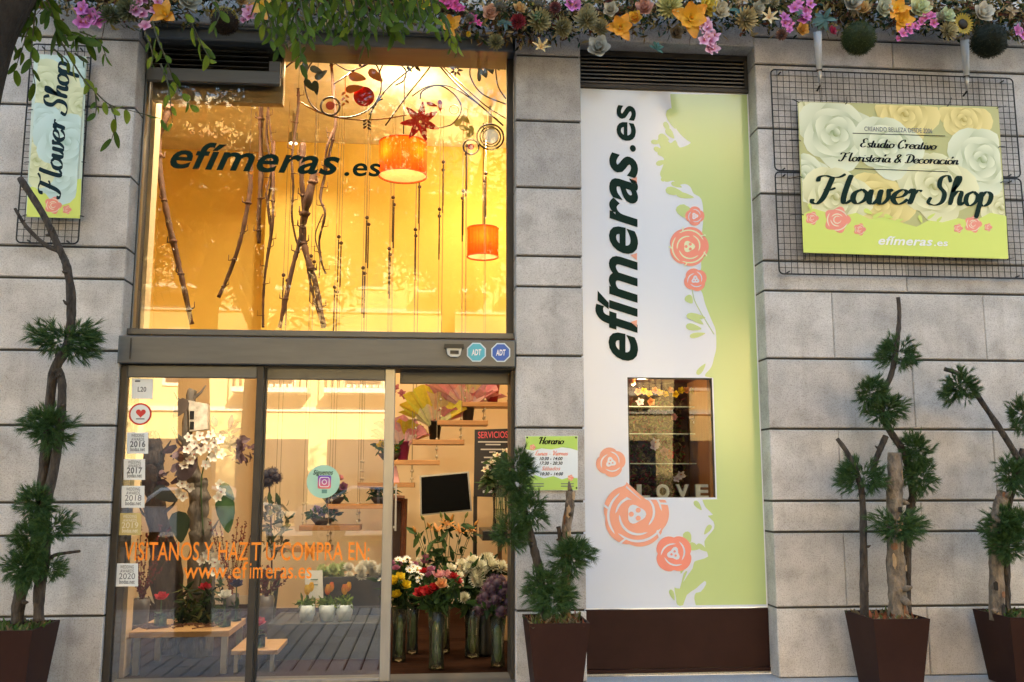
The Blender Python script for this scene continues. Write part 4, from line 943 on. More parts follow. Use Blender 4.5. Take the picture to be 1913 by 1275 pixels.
def spray(pts, sz, c1, c2, Y=-.36, n=3):
    """an orchid spray: blossoms along a drooping stem"""
    w = [P(x, y, Y) for x, y in pts]
    s_ = obj('orchid_spray', MB(True).tube(spline([w[0] + Vector((0, .15, .02))] + w, 4), .004, 5), mat('green_stem', (.07, .11, .03), .6), GL)
    for i, p in enumerate(w):
        for k in range(n if i < len(w) - 2 else max(1, n - 2)):
            q = p + Vector((g.uniform(-1, 1), g.uniform(-.5, .3), g.uniform(-1, 1))) * sz * 1.0
            put('blossom', flower('orchid', c1, c2), s_, q, sz * 1.15 * g.uniform(.8, 1.15) * (1 if i < len(w) - 1 else .7), (g.uniform(-.4, .4), -1, .1), .3)
spray([(165, 28), (150, 36), (178, 40), (170, 14)], .055, MAG, MAG2, n=3)
spray([(262, 2), (256, 28), (268, 42), (262, 60)], .045, PNK, PNK2, n=3)
spray([(306, 2), (290, 14)], .045, PNK, PNK2, n=2)
spray([(462, 28), (458, 42), (452, 50)], .042, PNK, PNK2, n=2)
spray([(835, 4), (858, 14), (878, 30), (884, 52)], .042, (.65, .04, .22), (.8, .12, .4), n=3)
spray([(1058, 2), (1068, 10), (1046, 2)], .05, MAG, MAG2, n=2)
spray([(1310, 52), (1318, 70), (1326, 84), (1342, 78), (1332, 98)], .046, PNK, (.9, .6, .72), -.42, n=3)
spray([(1488, 16), (1500, 30), (1474, 38), (1516, 18), (1466, 52)], .042, MAG, MAG2, n=3)
spray([(1735, 40), (1716, 50), (1696, 56), (1682, 64), (1672, 76)], .036, (.65, .06, .28), (.8, .25, .5), -.40, n=3)
spray([(1908, 52), (1904, 70)], .05, MAG, MAG2, n=2)
ORN = (.80, .28, .02); ORN2 = (.85, .52, .05); YEL = (.75, .55, .03)
for kind, nm, x, y, px_, c1, c2 in (
    ('trumpet', 'orange_flower', 312, 30, 24, ORN, ORN2), ('trumpet', 'orange_flower', 495, 18, 24, ORN, (.9, .8, .2)), ('trumpet', 'orange_flower', 843, 50, 20, (.6, .22, .02), ORN2),
    ('tulip', 'yellow_tulip', 875, 68, 12, YEL, YEL), ('trumpet', 'orange_flower', 1158, 54, 24, ORN, ORN2), ('rose', 'orange_rose', 1187, 36, 14, (.75, .25, .04), ORN2),
    ('trumpet', 'orange_flower', 1288, 38, 32, ORN, (.9, .6, .05)), ('rose', 'yellow_rose', 1317, 12, 22, YEL, (.85, .65, .12)), ('trumpet', 'orange_flower', 1674, 22, 22, ORN, (.9, .6, .05)),
    ('trumpet', 'orange_flower', 1682, 42, 22, (.85, .35, .02), ORN2), ('rose', 'orange_rose', 1497, 57, 13, (.7, .32, .05), (.75, .4, .08)), ('rose', 'pink_rose', 1204, 18, 18, (.55, .24, .16), (.7, .38, .28)),
    ('mum', 'yellow_bloom', 785, 8, 24, (.55, .48, .05), YEL), ('mum', 'yellow_bloom', 1250, 14, 26, (.55, .50, .12), (.7, .62, .25)), ('mum', 'dried_bloom', 1006, 40, 24, (.26, .22, .08), (.42, .36, .16)),
    ('mum', 'dried_bloom', 1050, 52, 20, (.20, .17, .07), (.34, .28, .12)), ('mum', 'dried_bloom', 1096, 38, 24, (.26, .22, .09), (.42, .36, .18)), ('mum', 'dried_bloom', 1122, 54, 18, (.24, .2, .09), (.42, .34, .16)),
    ('rose', 'grey_rose', 1118, 92, 22, (.30, .28, .22), (.55, .52, .44)), ('mum', 'dried_bloom', 1392, 36, 24, (.34, .24, .10), (.60, .45, .20)), ('sunflower', 'sunflower', 1798, 46, 22, (.40, .28, .03), (.5, .36, .04)),
    ('rose', 'cream_rose', 1832, 28, 22, (.5, .42, .3), (.75, .68, .55)), ('rose', 'cream_rose', 1715, 20, 22, (.55, .55, .25), (.72, .72, .42)), ('rose', 'cream_rose', 1764, 34, 18, (.45, .5, .22), (.62, .66, .40)),
    ('rose', 'green_rose', 1648, 18, 18, (.45, .45, .3), (.7, .68, .5)), ('lily', 'fading_lily', 1010, 92, 18, (.6, .35, .12), (.7, .5, .2)), ('lily', 'fading_lily', 1436, 36, 18, (.65, .4, .2), (.75, .6, .3)),
    ('mum', 'red_bloom', 968, 42, 16, (.25, .02, .03), (.4, .05, .06)), ('rose', 'pink_rose', 915, 26, 16, (.6, .3, .18), (.75, .45, .3)), ('rose', 'cream_rose', 1590, 8, 20, (.4, .36, .28), (.6, .56, .46)),
    ('mum', 'dried_bloom', 548, 74, 18, (.16, .12, .08), (.3, .26, .2)), ('mum', 'dried_bloom', 926, 80, 16, (.14, .12, .04), (.28, .24, .1)), ('leafy', 'teal_sprig', 1540, 36, 22, (.05, .12, .11), (.10, .2, .18)),
    ('leafy', 'teal_sprig', 1226, 92, 14, (.03, .10, .08), (.06, .16, .12)), ('leafy', 'teal_sprig', 1380, 20, 20, (.03, .10, .08), (.06, .16, .12)), ('mum', 'berry_cluster', 1770, 60, 20, (.35, .25, .1), (.6, .5, .25)),
    ('rose', 'dark_rose', 1262, 64, 14, (.08, .05, .03), (.25, .18, .1)), ('mum', 'brown_bloom', 1460, 66, 12, (.14, .06, .04), (.25, .12, .08)), ('rose', 'red_rose', 1552, 60, 10, (.3, .02, .05), (.5, .04, .1)), ('rose', 'cream_rose', 1340, 22, 20, (.5, .4, .25), (.7, .6, .4)), ('mum', 'dried_bloom', 240, 20, 22, (.08, .09, .04), (.18, .18, .08)), ('mum', 'dried_bloom', 205, 30, 20, (.07, .09, .03), (.16, .16, .07)), ('rose', 'cream_rose', 350, 6, 22, (.4, .36, .26), (.62, .58, .45))):
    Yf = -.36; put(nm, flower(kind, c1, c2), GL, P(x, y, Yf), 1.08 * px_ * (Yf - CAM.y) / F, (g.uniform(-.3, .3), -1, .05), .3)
for k in range(70):
    i = g.randrange(len(path) - 1); p = path[i] + Vector((0, -.2 + g.uniform(-.03, .05), g.uniform(-.14, .2)))
    kd, c1, c2 = g.choice((('mum', (.22, .18, .08), (.42, .35, .18)), ('rose', (.42, .36, .24), (.62, .56, .42)), ('leafy', (.04, .08, .06), (.09, .15, .11)), ('leafy', (.05, .09, .02), (.1, .15, .04)), ('leafy', (.25, .16, .07), (.4, .28, .14)), ('ball', (.1, .08, .04), (.25, .2, .1)), ('rose', (.5, .25, .08), (.65, .42, .16)), ('mum', (.10, .03, .03), (.25, .07, .06))))
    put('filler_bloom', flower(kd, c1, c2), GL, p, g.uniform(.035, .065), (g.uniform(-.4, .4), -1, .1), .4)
# moss balls hang from the garland
for x, y, r_, c1, c2, lab in ((420, 40, 27, (.03, .018, .012), (.05, .03, .015), 'small brown moss ball with yellow top hanging above the left window vent'), (1604, 72, 35, (.045, .06, .015), (.09, .10, .03), 'green moss ball hanging above the middle of the wide banner'), (1848, 76, 37, (.02, .024, .012), (.04, .045, .02), 'dark moss ball hanging above the right end of the wide banner')):
    c = P(x, y, -.40); q = r_ * (-.4 - CAM.y) / F
    mb_ = thing('moss_ball', lab, 'moss ball', c - Vector((0, 0, q)), 'moss balls on the garland')
    gg = random.Random(x); m = MB(); m.col = tuple(v * .7 for v in c1); m.ball(c, q * .93, 18, (1, 1, 1), .03, gg)
    for _ in range(900):
        d = vr(gg).normalized(); kk = gg.uniform(.6, 1.3); col = tuple(v * kk for v in gg.choice((c1, c2)))
        if x == 420 and d.z > .1: col = (.50 * kk, .38 * kk, .04)
        petal(m, c + d * q * .92, d + vr(gg) * 1.1, vr(gg), q * .16, q * .07, col, None, .1, 1)
    obj('moss', m, LEAFM, mb_); obj('string', MB().tube([c + Vector((0, 0, q * .9)), c + Vector((0, .12, q + .12))], .003, 4), WOODD, mb_)

# ================================================================== STREET TREE (foreground leaves)
TR2 = thing('street_tree', 'street tree at the top left with drooping leafy twigs', 'tree', P(-110, 1275, -2.3).xy.to_3d())
tw = [Vector((P(-110, 1275, -2.3).x, -2.3, -.02)), P(-100, 900, -2.3), P(-88, 500, -2.3), P(-66, 260, -2.3), P(-25, 90, -2.3), P(20, 0, -2.3), P(90, -110, -2.25), P(230, -260, -2.2), P(420, -420, -2.0)]
obj('trunk', MB(True).tube(spline(tw, 6), [.17 - .0021 * i for i in range(49)], 12), mat('dark_trunk', (.010, .007, .005), .95, col2=(.03, .022, .016), vscale=10, bump=.9, bscale=35, stretch=(1, 1, .4)), TR2)
lm = MB(True); petal(lm, Vector((0, 0, 0)), Vector((1, 0, 0)), Vector((0, 1, 0)), 1, .40, (.060, .12, .010), (.085, .15, .014), -.12, 5)
lm2 = MB(True); petal(lm2, Vector((0, 0, 0)), Vector((1, 0, 0)), Vector((0, 1, 0)), 1, .36, (.035, .078, .008), (.055, .105, .011), .1, 5)
lm3 = MB(True); petal(lm3, Vector((0, 0, 0)), Vector((1, 0, 0)), Vector((0, 1, 0)), 1, .44, (.13, .20, .015), (.16, .22, .02), -.2, 5)
LEAVES = [cmesh(q, 'leaf', LEAFM) for q in (lm, lm2, lm3)]
TWIG = mat('green_twig', (.05, .05, .02), .7); g = random.Random(5); nleaf = [0]
def twig(pts, sz, step, Y=-2.2, light=False):
    w = spline([P(x, y, Y + .04 * math.sin(x * .05 + i)) for i, (x, y) in enumerate(pts)], 6)
    tg = obj('twig', MB(True).tube(w, [.0055 - .004 * i / len(w) for i in range(len(w))], 5), TWIG, TR2)
    L_ = 0; side = 1; nxt = step * .3
    for a, b in zip(w[:-1], w[1:]):
        L_ += (b - a).length
        while nxt < L_:
            nxt += step * g.uniform(.7, 1.3); side *= -1
            d = (b - a).normalized(); s_ = Vector((d.z, 0, -d.x)) * side
            v = (d * .7 + s_ * .55 + Vector((0, g.uniform(-.6, .3), -.55))).normalized()
            nleaf[0] += 1
            o = inst('leaf', LEAVES[2 if light and g.random() < .6 else g.randrange(2)], tg, b + v * .006, (Matrix.Rotation(g.uniform(-.9, .9), 3, v) @ v.to_track_quat('X', 'Z').to_matrix()).to_euler(), sz * g.uniform(.7, 1.25))
for pts, sz, st, lt in (
    ([(60, -20), (55, 40), (45, 80), (28, 130)], .085, .05, False), ([(70, -20), (62, 60), (58, 110), (66, 160)], .085, .06, False), ([(20, 40), (30, 70), (18, 110)], .07, .06, False),
    ([(60, -30), (90, 20), (120, 55), (150, 70), (178, 82)], .13, .055, False), ([(80, -20), (100, 30), (110, 60), (140, 72)], .13, .06, False), ([(150, 60), (175, 70), (190, 85), (200, 112)], .06, .03, False),
    ([(115, 80), (150, 140), (178, 172), (205, 196), (240, 206), (300, 222)], .075, .075, True), ([(205, 196), (214, 215), (216, 235), (208, 262)], .075, .05, True), ([(178, 172), (180, 200), (178, 215)], .06, .05, True),
    ([(285, 40), (295, 75), (310, 110), (330, 160), (358, 200)], .08, .055, True), ([(340, 20), (358, 45), (375, 80), (392, 110)], .085, .05, True), ([(270, 60), (285, 100), (280, 130)], .06, .05, True),
    ([(140, 100), (155, 112), (165, 118)], .05, .03, False), ([(100, 92), (120, 108), (128, 116)], .05, .03, False), ([(400, -30), (395, 0), (410, 25), (400, 50)], .08, .05, False), ([(300, 120), (312, 150), (318, 190), (322, 230)], .06, .07, True)):
    twig(pts, sz, st, -2.2, lt)
for k in range(26):
    x = 492 + k * 13.4; ln = (75, 100, 120, 90, 118, 128, 108, 80, 62, 84, 70, 92, 74)[k % 13] * (1 if k < 15 else .82) * g.uniform(.85, 1.1)
    if x > 700: ln *= .78
    twig([(x - 20, -50), (x - 6, ln * .25), (x + g.uniform(-4, 4), ln * .6), (x + g.uniform(-10, 14), ln * .86)], .088, .042, -2.2 + g.uniform(-.15, .15), k % 4 == 0)
twig([(832, 40), (842, 70), (842, 92)], .055, .03, -2.2, True); twig([(850, 55), (855, 78), (856, 96)], .05, .03, -2.2, True)
mc = MB(); pts = []
for cx, cy, cz, rr, n in ((-2.6, -2.4, 5.3, 1.0, 900), (-1.2, -2.2, 5.5, 1.1, 1300), (-.4, -2.3, 4.75, .55, 500), (-1.9, -2.9, 6.2, 1.3, 1300), (-3.4, -2.4, 4.9, .8, 500)):
    for _ in range(n):
        v = vr(g); pts.append(Vector((cx, cy, cz)) + Vector((v.x * rr, v.y * rr, max(v.z * rr * .8, 4.35 - cz))))
scatter(mc, pts, .10, [(.05, .11, .02), (.04, .09, .016), (.09, .16, .03)], g, 2.4)
obj('crown', mc, LEAFM, TR2, 'stuff')

# ================================================================== ACROSS THE STREET (seen in the glass)
OB = thing('opposite_building', 'sunlit cream apartment house across the street, mirrored in the glass', 'building', (-2, -23, 0))
CREAM = mat('cream_render', (.80, .58, .24), .85, var=.06, vscale=1); WHT = mat('white_render', (.85, .74, .52), .7, var=.04)
PANE = mat('dark_window', (.03, .035, .04), .1, var=0)
bx('wall', (-26, -32, 0), (22, -23, 13.5), CREAM, OB)
bx('cornice', (-26.2, -32.2, 13.502), (22.2, -22.6, 13.9), WHT, OB)
for fl in range(4):
    z = .5 + 3.25 * fl
    for k in range(17):
        x = -24.6 + k * 2.8
        if fl == 0: bx('shopfront', (x - 1.1, -23.02, .1), (x + 1.1, -22.97, 2.7), PANE, OB); continue
        wn = bx('window', (x - .65, -23.02, z + .6), (x + .65, -22.94, z + 2.5), WHT, OB)
        bx('pane', (x - .55, -22.938, z + .7), (x + .55, -22.93, z + 2.4), PANE, wn)
        if (k + fl) % 3 != 1:
            bl_ = bx('balcony', (x - 1.15, -22.935, z + .35), (x + 1.15, -22.0, z + .5), WHT, OB)
            for q in range(12): bx('baluster', (x - 1.1 + q * .2, -22.05, z + .501), (x - 1.06 + q * .2, -22.01, z + 1.35), DARKM, bl_)
            bx('balcony_rail', (x - 1.15, -22.06, z + 1.352), (x + 1.15, -22.0, z + 1.41), DARKM, bl_)
        if (k * 2 + fl) % 5 == 0:
            obj('awning', MB().slab([(x - 1, -22.93, z + 2.6), (x + 1, -22.93, z + 2.6), (x + 1, -21.7, z + 1.9), (x - 1, -21.7, z + 1.9)], (0, 0, .04)), mat('awning_cloth', (.75, .45, .2), .8), OB)
    bx('string_course', (-26, -22.998, z - .18), (22, -22.9, z - .04), WHT, OB)
def car(x, y, col, label, flip=1):
    t = thing('parked_car', label, 'car', (x, y, -.13), 'cars parked across the street')
    pm = mat('car_paint_' + label.split()[0], col, .22, var=0, spec=.6)
    prof = [(-2.05, .35), (-2.08, .62), (-1.95, .82), (-1.15, .93), (-.55, 1.38), (.75, 1.42), (1.45, 1.0), (2.0, .92), (2.1, .6), (2.05, .33)]
    def loft(prof, ws, name, m, parent=t):
        v = []; n = len(prof)
        for wy, ins in ws: v += [(x + flip * px_, y + wy, -.13 + pz - (ins if pz > 1 else 0)) for px_, pz in prof]
        fs = []
        for l in range(len(ws) - 1):
            for i in range(n): j = (i + 1) % n; fs.append((l * n + i, l * n + j, (l + 1) * n + j, (l + 1) * n + i))
        fs += [tuple(range(n)), tuple(range(len(ws) * n - 1, (len(ws) - 1) * n - 1, -1))]
        mb = MB(); mb.add(v, fs); return obj(name, mb, m, parent)
    loft(prof, ((-.86, .06), (-.8, .0), (.8, .0), (.86, .06)), 'body', pm)
    for s_ in (-.87, .87):
        for q in ([(-.95, .95), (-.5, 1.3), (.05, 1.33), (.05, .95)], [(.12, .95), (.12, 1.33), (.7, 1.34), (1.3, 1.0), (1.28, .95)]):
            obj('side_window', MB().slab([(x + flip * a_, y + s_, -.13 + b_) for a_, b_ in q], (0, .01 * (1 if s_ > 0 else -1), 0)), PANE, t)
        for wx in (-1.3, 1.32):
            c = Vector((x + flip * wx, y + s_ * .96, .2)); d = Vector((0, .1 * (1 if s_ > 0 else -1), 0))
            wh = obj('wheel', MB(True).tube([c - d, c + d], .33, 20), mat('tyre_rubber', (.02, .02, .02), .8), t)
            obj('rim', MB().tube([c + d * .9, c + d * 1.06], .22, 14), STEEL_L, wh)
            for q in range(5):
                a = 2 * math.pi * q / 5; e = Vector((math.cos(a), 0, math.sin(a)))
                obj('spoke_gap', MB().tube([c + d * 1.07 + e * .13, c + d * 1.1 + e * .13], .045, 6), MATS['tyre_rubber'], wh)
        bx('headlight', (x + flip * 1.92 - .12, y + s_ * .75 - .14, .55), (x + flip * 1.92 + .17, y + s_ * .75 + .14, .68), mat('lamp_glass', (.8, .8, .8), .1, var=0), t)
car(-1.2, -17.0, (.42, .43, .45), 'silver hatchback parked across the street, mirrored in the sliding door', -1)
car(-5.9, -17.0, (.75, .75, .76), 'white hatchback parked across the street, mirrored in the stickered door', 1)
def far_tree(x, y, h, r_, seed, lab, n=5200):
    t = thing('plane_tree', lab, 'tree', (x, y, -.1), 'street trees across the road')
    g = random.Random(seed); base = Vector((x, y, -.1)); m = MB(True); tips = []
    m.tube([base, base + Vector((.05, 0, h * .35)), base + Vector((.1, .1, h * .55))], [.2, .15, .12], 8)
    for k in range(7):
        a = k * .9 + g.random(); e = base + Vector((math.cos(a) * r_ * .7, math.sin(a) * r_ * .7, h * g.uniform(.66, .98))); s_ = base + Vector((.08, .08, h * g.uniform(.42, .55)))
        m.tube(spline([s_, s_.lerp(e, .5) + Vector((0, 0, .25)), e], 4), [.08 - .006 * i for i in range(9)], 6); tips += [s_.lerp(e, q) for q in (.5, .75, 1.0)]
    obj('trunk', m, BARK, t); m = MB(); pts = []
    for _ in range(n):
        c = g.choice(tips); v = vr(g) * r_ * .42; pts.append(c + v)
    scatter(m, pts, .2, [(.06, .12, .02), (.09, .16, .03), (.14, .18, .05)], g, 1.6, None, 1); obj('crown', m, LEAFM, t, 'stuff')
far_tree(-7.6, -9.8, 8.6, 2.7, 1, 'leafy street tree at the kerb, leftmost in the window reflection', 9000)
far_tree(-3.2, -9.6, 9.0, 2.6, 2, 'leafy street tree at the kerb mirrored in the left half of the window', 9000)
far_tree(.2, -10.4, 9.4, 2.0, 6, 'slim street tree at the kerb mirrored in the right half of the window', 4200)
far_tree(4.6, -9.8, 8.8, 2.6, 4, 'leafy street tree at the kerb facing the printed panel', 8000)
far_tree(9.4, -9.8, 8.8, 2.7, 5, 'leafy street tree at the kerb facing the right wall', 8000)
#PART4
# ================================================================== INSIDE, UPPER WINDOW
def lamp(label, x, y, wpx, hpx, Y, watts, color):
    q = (Y - CAM.y) / F; c = P(x, y, Y); r_ = wpx * q / 2; h = hpx * q / 2
    t = thing('pendant_lamp', label, 'lamp', c - Vector((0, 0, h)), 'orange pendant lamps')
    sh = bpy.data.materials.get('orange_shade')
    if not sh:
        sh = mat('orange_shade', (.85, .10, .006), .8, var=.3, vscale=60, stretch=(1, 1, .02), trans=.65)
    obj('lamp_shade', MB(True).lathe(c, [(r_, -h), (r_, -h * .3), (r_, h * .4), (r_, h)], 28), sh, t)
    for z in (-h, h): obj('rim', MB(True).tube([c + Vector((r_ * math.cos(a), r_ * math.sin(a), z)) for a in [2 * math.pi * i / 28 for i in range(28)]], .006, 5, closed=True), mat('rim_orange', (.5, .1, .02), .6), t)
    obj('diffuser', MB(True).lathe(c, [(.001, -h * .93), (r_ * .97, -h * .93)], 28), mat('diffuser', (.85, .6, .35), .7, trans=.5), t)
    obj('cord', MB().tube([c + Vector((0, 0, h * .2)), Vector((c.x, c.y, IZ))], .006, 6), BLACKW, t)
    for s_ in ((-.5, .5) if wpx > 70 else (0,)):
        p = c + Vector((r_ * s_, -r_ * .45, h * .15)); b = obj('bulb', MB(True).ball(p, .035, 10), mat('warm_bulb', (1, .8, .4), .5, emit=((1, .62, .22), 9), var=0), t)
        ld = bpy.data.lights.new('bulb_light', 'POINT'); ld.energy = watts * .06; ld.color = (1, .62, .3); ld.shadow_soft_size = .05
        lo = bpy.data.objects.new('bulb_light', ld); COL.objects.link(lo); lo.parent = t; lo.location = p - wl(t) + Vector((0, 0, .06))
    ld = bpy.data.lights.new('up_light', 'POINT'); ld.energy = watts * 2.7; ld.color = color; ld.shadow_soft_size = .1
    lo = bpy.data.objects.new('up_light', ld); COL.objects.link(lo); lo.parent = t; lo.location = c + Vector((0, 0, h + .4)) - wl(t)
WARM = (1, .76, .34)
lamp('large orange drum pendant lamp behind the window lettering', 753, 299, 92, 66, 2.2, 2.6, WARM)
lamp('small orange pendant lamp low at the right of the upper window', 902, 454, 60, 56, 3.4, 2.2, WARM)
def spot(x, y, z, e, lab, col=(1, .82, .54)):
    t = thing('ceiling_spot', lab, 'lamp', (x, y, z), 'ceiling spots in the shop')
    obj('housing', MB(True).lathe((x, y, z), [(.05, 0), (.05, .12), (.02, .14), (.02, IZ - z)], 14), STEEL_L, t)
    obj('bulb', MB(True).lathe((x, y, z + .01), [(.001, 0), (.045, 0)], 14), mat('spot_glow', (1, .9, .7), .5, emit=((1, .8, .5), 3), var=0), t)
    ld = bpy.data.lights.new('spot_light', 'AREA'); ld.shape = 'DISK'; ld.size = .09; ld.energy = e; ld.color = col; ld.spread = R(150)
    lo = bpy.data.objects.new('spot_light', ld); COL.objects.link(lo); lo.parent = t; lo.location = (0, 0, -.012)
spot(-2.1, .75, 5.2, 8.5, 'ceiling spot lamp over the left display'); spot(-.9, .75, 5.2, 8.5, 'ceiling spot lamp over the middle of the shop'); spot(.35, .75, 5.2, 7, 'ceiling spot lamp over the doorway')
spot(-1.6, 3.3, 5.2, 4, 'ceiling spot lamp near the back wall'); spot(.6, 2.9, 5.2, 4.5, 'ceiling spot lamp over the counter')

for x, lab in ((-1.75, 'added fill lamp behind the beam, aimed at the left display'), (-.85, 'added fill lamp behind the beam, aimed at the tulip pots'), (.2, 'added fill lamp behind the beam, aimed at the doorway flowers')):  # fill lamps added to brighten the fronts of the displays
    c = Vector((x, .50, zt0 + .06)); t = thing('fill_spot', lab, 'lamp', c, 'added fill lamps behind the beam'); d = Vector((0, .62, -.78))
    obj('housing', MB(True).tube([c - d * .07, c], [.028, .036], 12), STEEL_L, t); obj('arm', MB().tube([c - d * .06, Vector((x, .425, zt0 + .12))], .008, 6), DARKM, t)
    obj('bulb', MB(True).ball(c + d * .004, .02, 8), MATS['spot_glow'], t)
    ld = bpy.data.lights.new('fill_light', 'AREA'); ld.shape = 'DISK'; ld.size = .06; ld.energy = 1.5; ld.color = (1, .84, .62); ld.spread = R(140)
    lo = bpy.data.objects.new('fill_light', ld); COL.objects.link(lo); lo.parent = t; lo.location = d * .03; lo.rotation_euler = (-d).to_track_quat('Z', 'Y').to_euler()
g = random.Random(21)
def branch(label, strands, Y, mt=WOODD, hang=True):
    """hanging branch: strands of (pixel path, r0, r1)"""
    t = thing('hanging_branch', label, 'branch', P(*strands[0][0][-1], Y), 'branches hung in the upper window')
    for k, (pts, r0, r1) in enumerate(strands):
        w = spline([P(x + g.uniform(-1.5, 1.5), y, Y + g.uniform(-.05, .05)) for x, y in pts], 6); n = len(w)
        rs = [1.08 * (r0 + (r1 - r0) * i / (n - 1)) * g.uniform(.82, 1.2) for i in range(n)]
        b = obj('stem', MB(True).tube(w, rs, 8), mt, t)
        for i in range(3, n - 1, 6):
            obj('node', MB(True).ball(w[i], rs[i] * 1.4, 8, (1, 1, .6), .1, g), mt, b)
            d = Vector((g.choice((-1, 1)), g.uniform(-.4, .4), g.uniform(-.2, .8))).normalized(); obj('side_twig', MB(True).tube([w[i], w[i] + d * .05, w[i] + d * .05 + Vector((.0, 0, .05))], [rs[i] * .45, rs[i] * .3, rs[i] * .15], 5), mt, b)
    w0 = P(*strands[0][0][0], Y); obj('wire', MB().tube([w0, Vector((w0.x, w0.y, IZ))], .002, 4), BLACKW, t)
branch('thick crooked branch hanging leftmost in the upper window', [([(320, 188), (308, 225), (297, 260), (299, 330), (316, 420), (332, 480), (345, 545), (357, 606)], .030, .018)], 1.0)
branch('curved branch hanging left of the straight pole in the upper window', [([(466, 300), (468, 350), (458, 410), (446, 460), (430, 510), (408, 556)], .020, .014)], 1.2)
branch('straight dark pole hanging through the window lettering', [([(487, 196), (487, 260), (486, 340), (485, 400), (484, 455)], .020, .018)], 1.3)
branch('knotted vine hanging to the window sill right of the straight pole', [([(503, 196), (499, 250), (506, 330), (500, 380), (506, 430), (497, 500), (492, 560), (493, 612)], .010, .010), ([(512, 264), (512, 330), (508, 420), (502, 470), (495, 520)], .014, .009), ([(500, 205), (508, 300), (498, 360), (504, 420)], .007, .006)], 1.25)
branch('pair of thick crossed branches in the middle of the upper window', [([(588, 320), (576, 370), (566, 430), (574, 480), (590, 530), (604, 612)], .034, .020), ([(566, 268), (562, 330), (568, 400), (560, 450), (548, 500), (524, 612)], .024, .016), ([(572, 470), (580, 530), (600, 600)], .014, .010)], 1.15)
branch('thin wavy vine left of the crossed branches', [([(558, 165), (556, 200), (550, 260), (546, 300), (548, 350), (544, 400), (552, 440), (560, 468)], .012, .008)], 1.3)
branch('long twisting vine hanging right of the crossed branches', [([(616, 95), (622, 160), (626, 230), (616, 290), (606, 330), (600, 370), (606, 400), (596, 450), (600, 490), (608, 512)], .014, .008), ([(626, 235), (612, 270), (604, 320)], .012, .008), ([(604, 400), (590, 440), (598, 480), (596, 520)], .005, .004)], 1.1)

# ------------------------------------------------------------------ rope shelves, a flight of swings
ROPE = mat('grey_rope', (.36, .27, .15), .9, var=.1); ROPED = mat('dark_rope', (.07, .04, .02), .9); BEAD = mat('dark_bead', (.06, .02, .012), .4, var=.1)
SY0, SY1 = 2.95, 3.22
ends = [955, 908, 864, 818, 771, 720, 669, 614, 560, 506]; hy = [752, 786, 822, 860, 902, 942, 982, 1022, 1062, 1102]
ordn = ['highest', 'second highest', 'third highest', 'fourth highest', 'fifth highest', 'sixth highest', 'seventh highest', 'third lowest', 'second lowest', 'lowest']
SHZ = []
for k, (xe, ye) in enumerate(zip(ends, hy)):
    if k > 7: break
    b = P(xe, ye, SY0); a = P(ends[k + 2] + 3, ye, SY0); z = b.z; SHZ.append((a.x, b.x, z))
    t = thing('rope_shelf', 'pine swing shelf on knotted ropes, %s of the flight at the back' % ordn[k], 'shelf', ((a.x + b.x) / 2, (SY0 + SY1) / 2, z), 'rope shelves at the back of the shop')
    bx('board', (a.x - .02, SY0 - .03, z - .05), (b.x + .02, SY1 + .03, z), woodmat('orange_pine', (.40, .18, .05), (.52, .26, .085)), t, .004)
    for x in (a.x + .012, b.x - .012):
        for y in (SY0 + .0, SY1):
            zb2 = min(z + 2.72 + (.12 if x < b.x - .1 else 0), IZ - .3); e = Vector((x, y, 0))
            r_ = obj('rope', MB().tube([(x, y, z - .05), (x, y, IZ)], .0042, 4), ROPE, t)
            obj('bead', MB(True).ball((x, y, zb2), .022, 8), BEAD, r_)
            obj('rope_wrap', MB().tube([(x, y, zb2 - .5), (x, y, zb2 - .03)], .0085, 5), ROPED, r_)
            for q in (.04, .12, .22): obj('knot', MB(True).ball((x, y, z + q), .016, 6), mat('pale_knot', (.55, .45, .3), .8), r_)

# ------------------------------------------------------------------ painted iron ornament behind the glass
OY = .55
IR = thing('iron_ornament', 'wrought iron scroll ornament with coloured metal leaves behind the upper window', 'ornament', P(740, 290, OY))
IRON = mat('brown_iron', (.06, .025, .015), .45, metal=.5, var=.1); qo = (OY - CAM.y) / F
def wire(pts, r_=.007, m=IRON, Y=OY, k=6): obj('scroll', MB(True).tube(spline([P(x, y, Y) for x, y in pts], k), r_, 6), m, IR)
def ringw(cx, cy, r_, th=.008, m=IRON, Y=OY):
    c = P(cx, cy, Y); obj('ring', MB(True).tube([c + Vector((r_ * qo * math.cos(t), 0, r_ * qo * math.sin(t))) for t in [2 * math.pi * i / 30 for i in range(30)]], th, 6, closed=True), m, IR)
def disc(cx, cy, r_, m, Y=OY - .01, n=26): obj('disc', MB().slab(octo(cx, cy, r_, Y, n, 0), (0, -.006, 0)), m, IR)
def mleaf(cx, cy, ln, wd, ang, m, Y=OY - .015): obj('metal_leaf', MB().slab([P(x, y, Y) for x, y in leafshape(cx, cy, ln, wd, ang)], (0, -.005, 0)), m, IR)
wire([(530, 130), (548, 115), (575, 100)]); wire([(560, 190), (600, 212), (660, 224), (720, 222), (760, 215)], .006, mat('orange_iron', (.35, .12, .03), .5, metal=.3)); wire([(598, 95), (575, 130), (570, 165), (585, 200), (620, 218), (660, 218), (695, 200), (712, 165), (705, 125), (680, 98)])
wire([(690, 215), (720, 170), (760, 135), (800, 105)]); wire([(720, 235), (760, 180), (800, 130), (815, 105)]); wire([(805, 105), (850, 155), (900, 200), (940, 235)]); wire([(810, 108), (856, 152), (905, 196), (945, 222)], .005)
wire([(785, 185), (790, 170), (820, 160), (850, 178), (862, 205), (845, 232), (815, 240)]); wire([(770, 180), (800, 162), (840, 162), (880, 185), (930, 225)], .005)
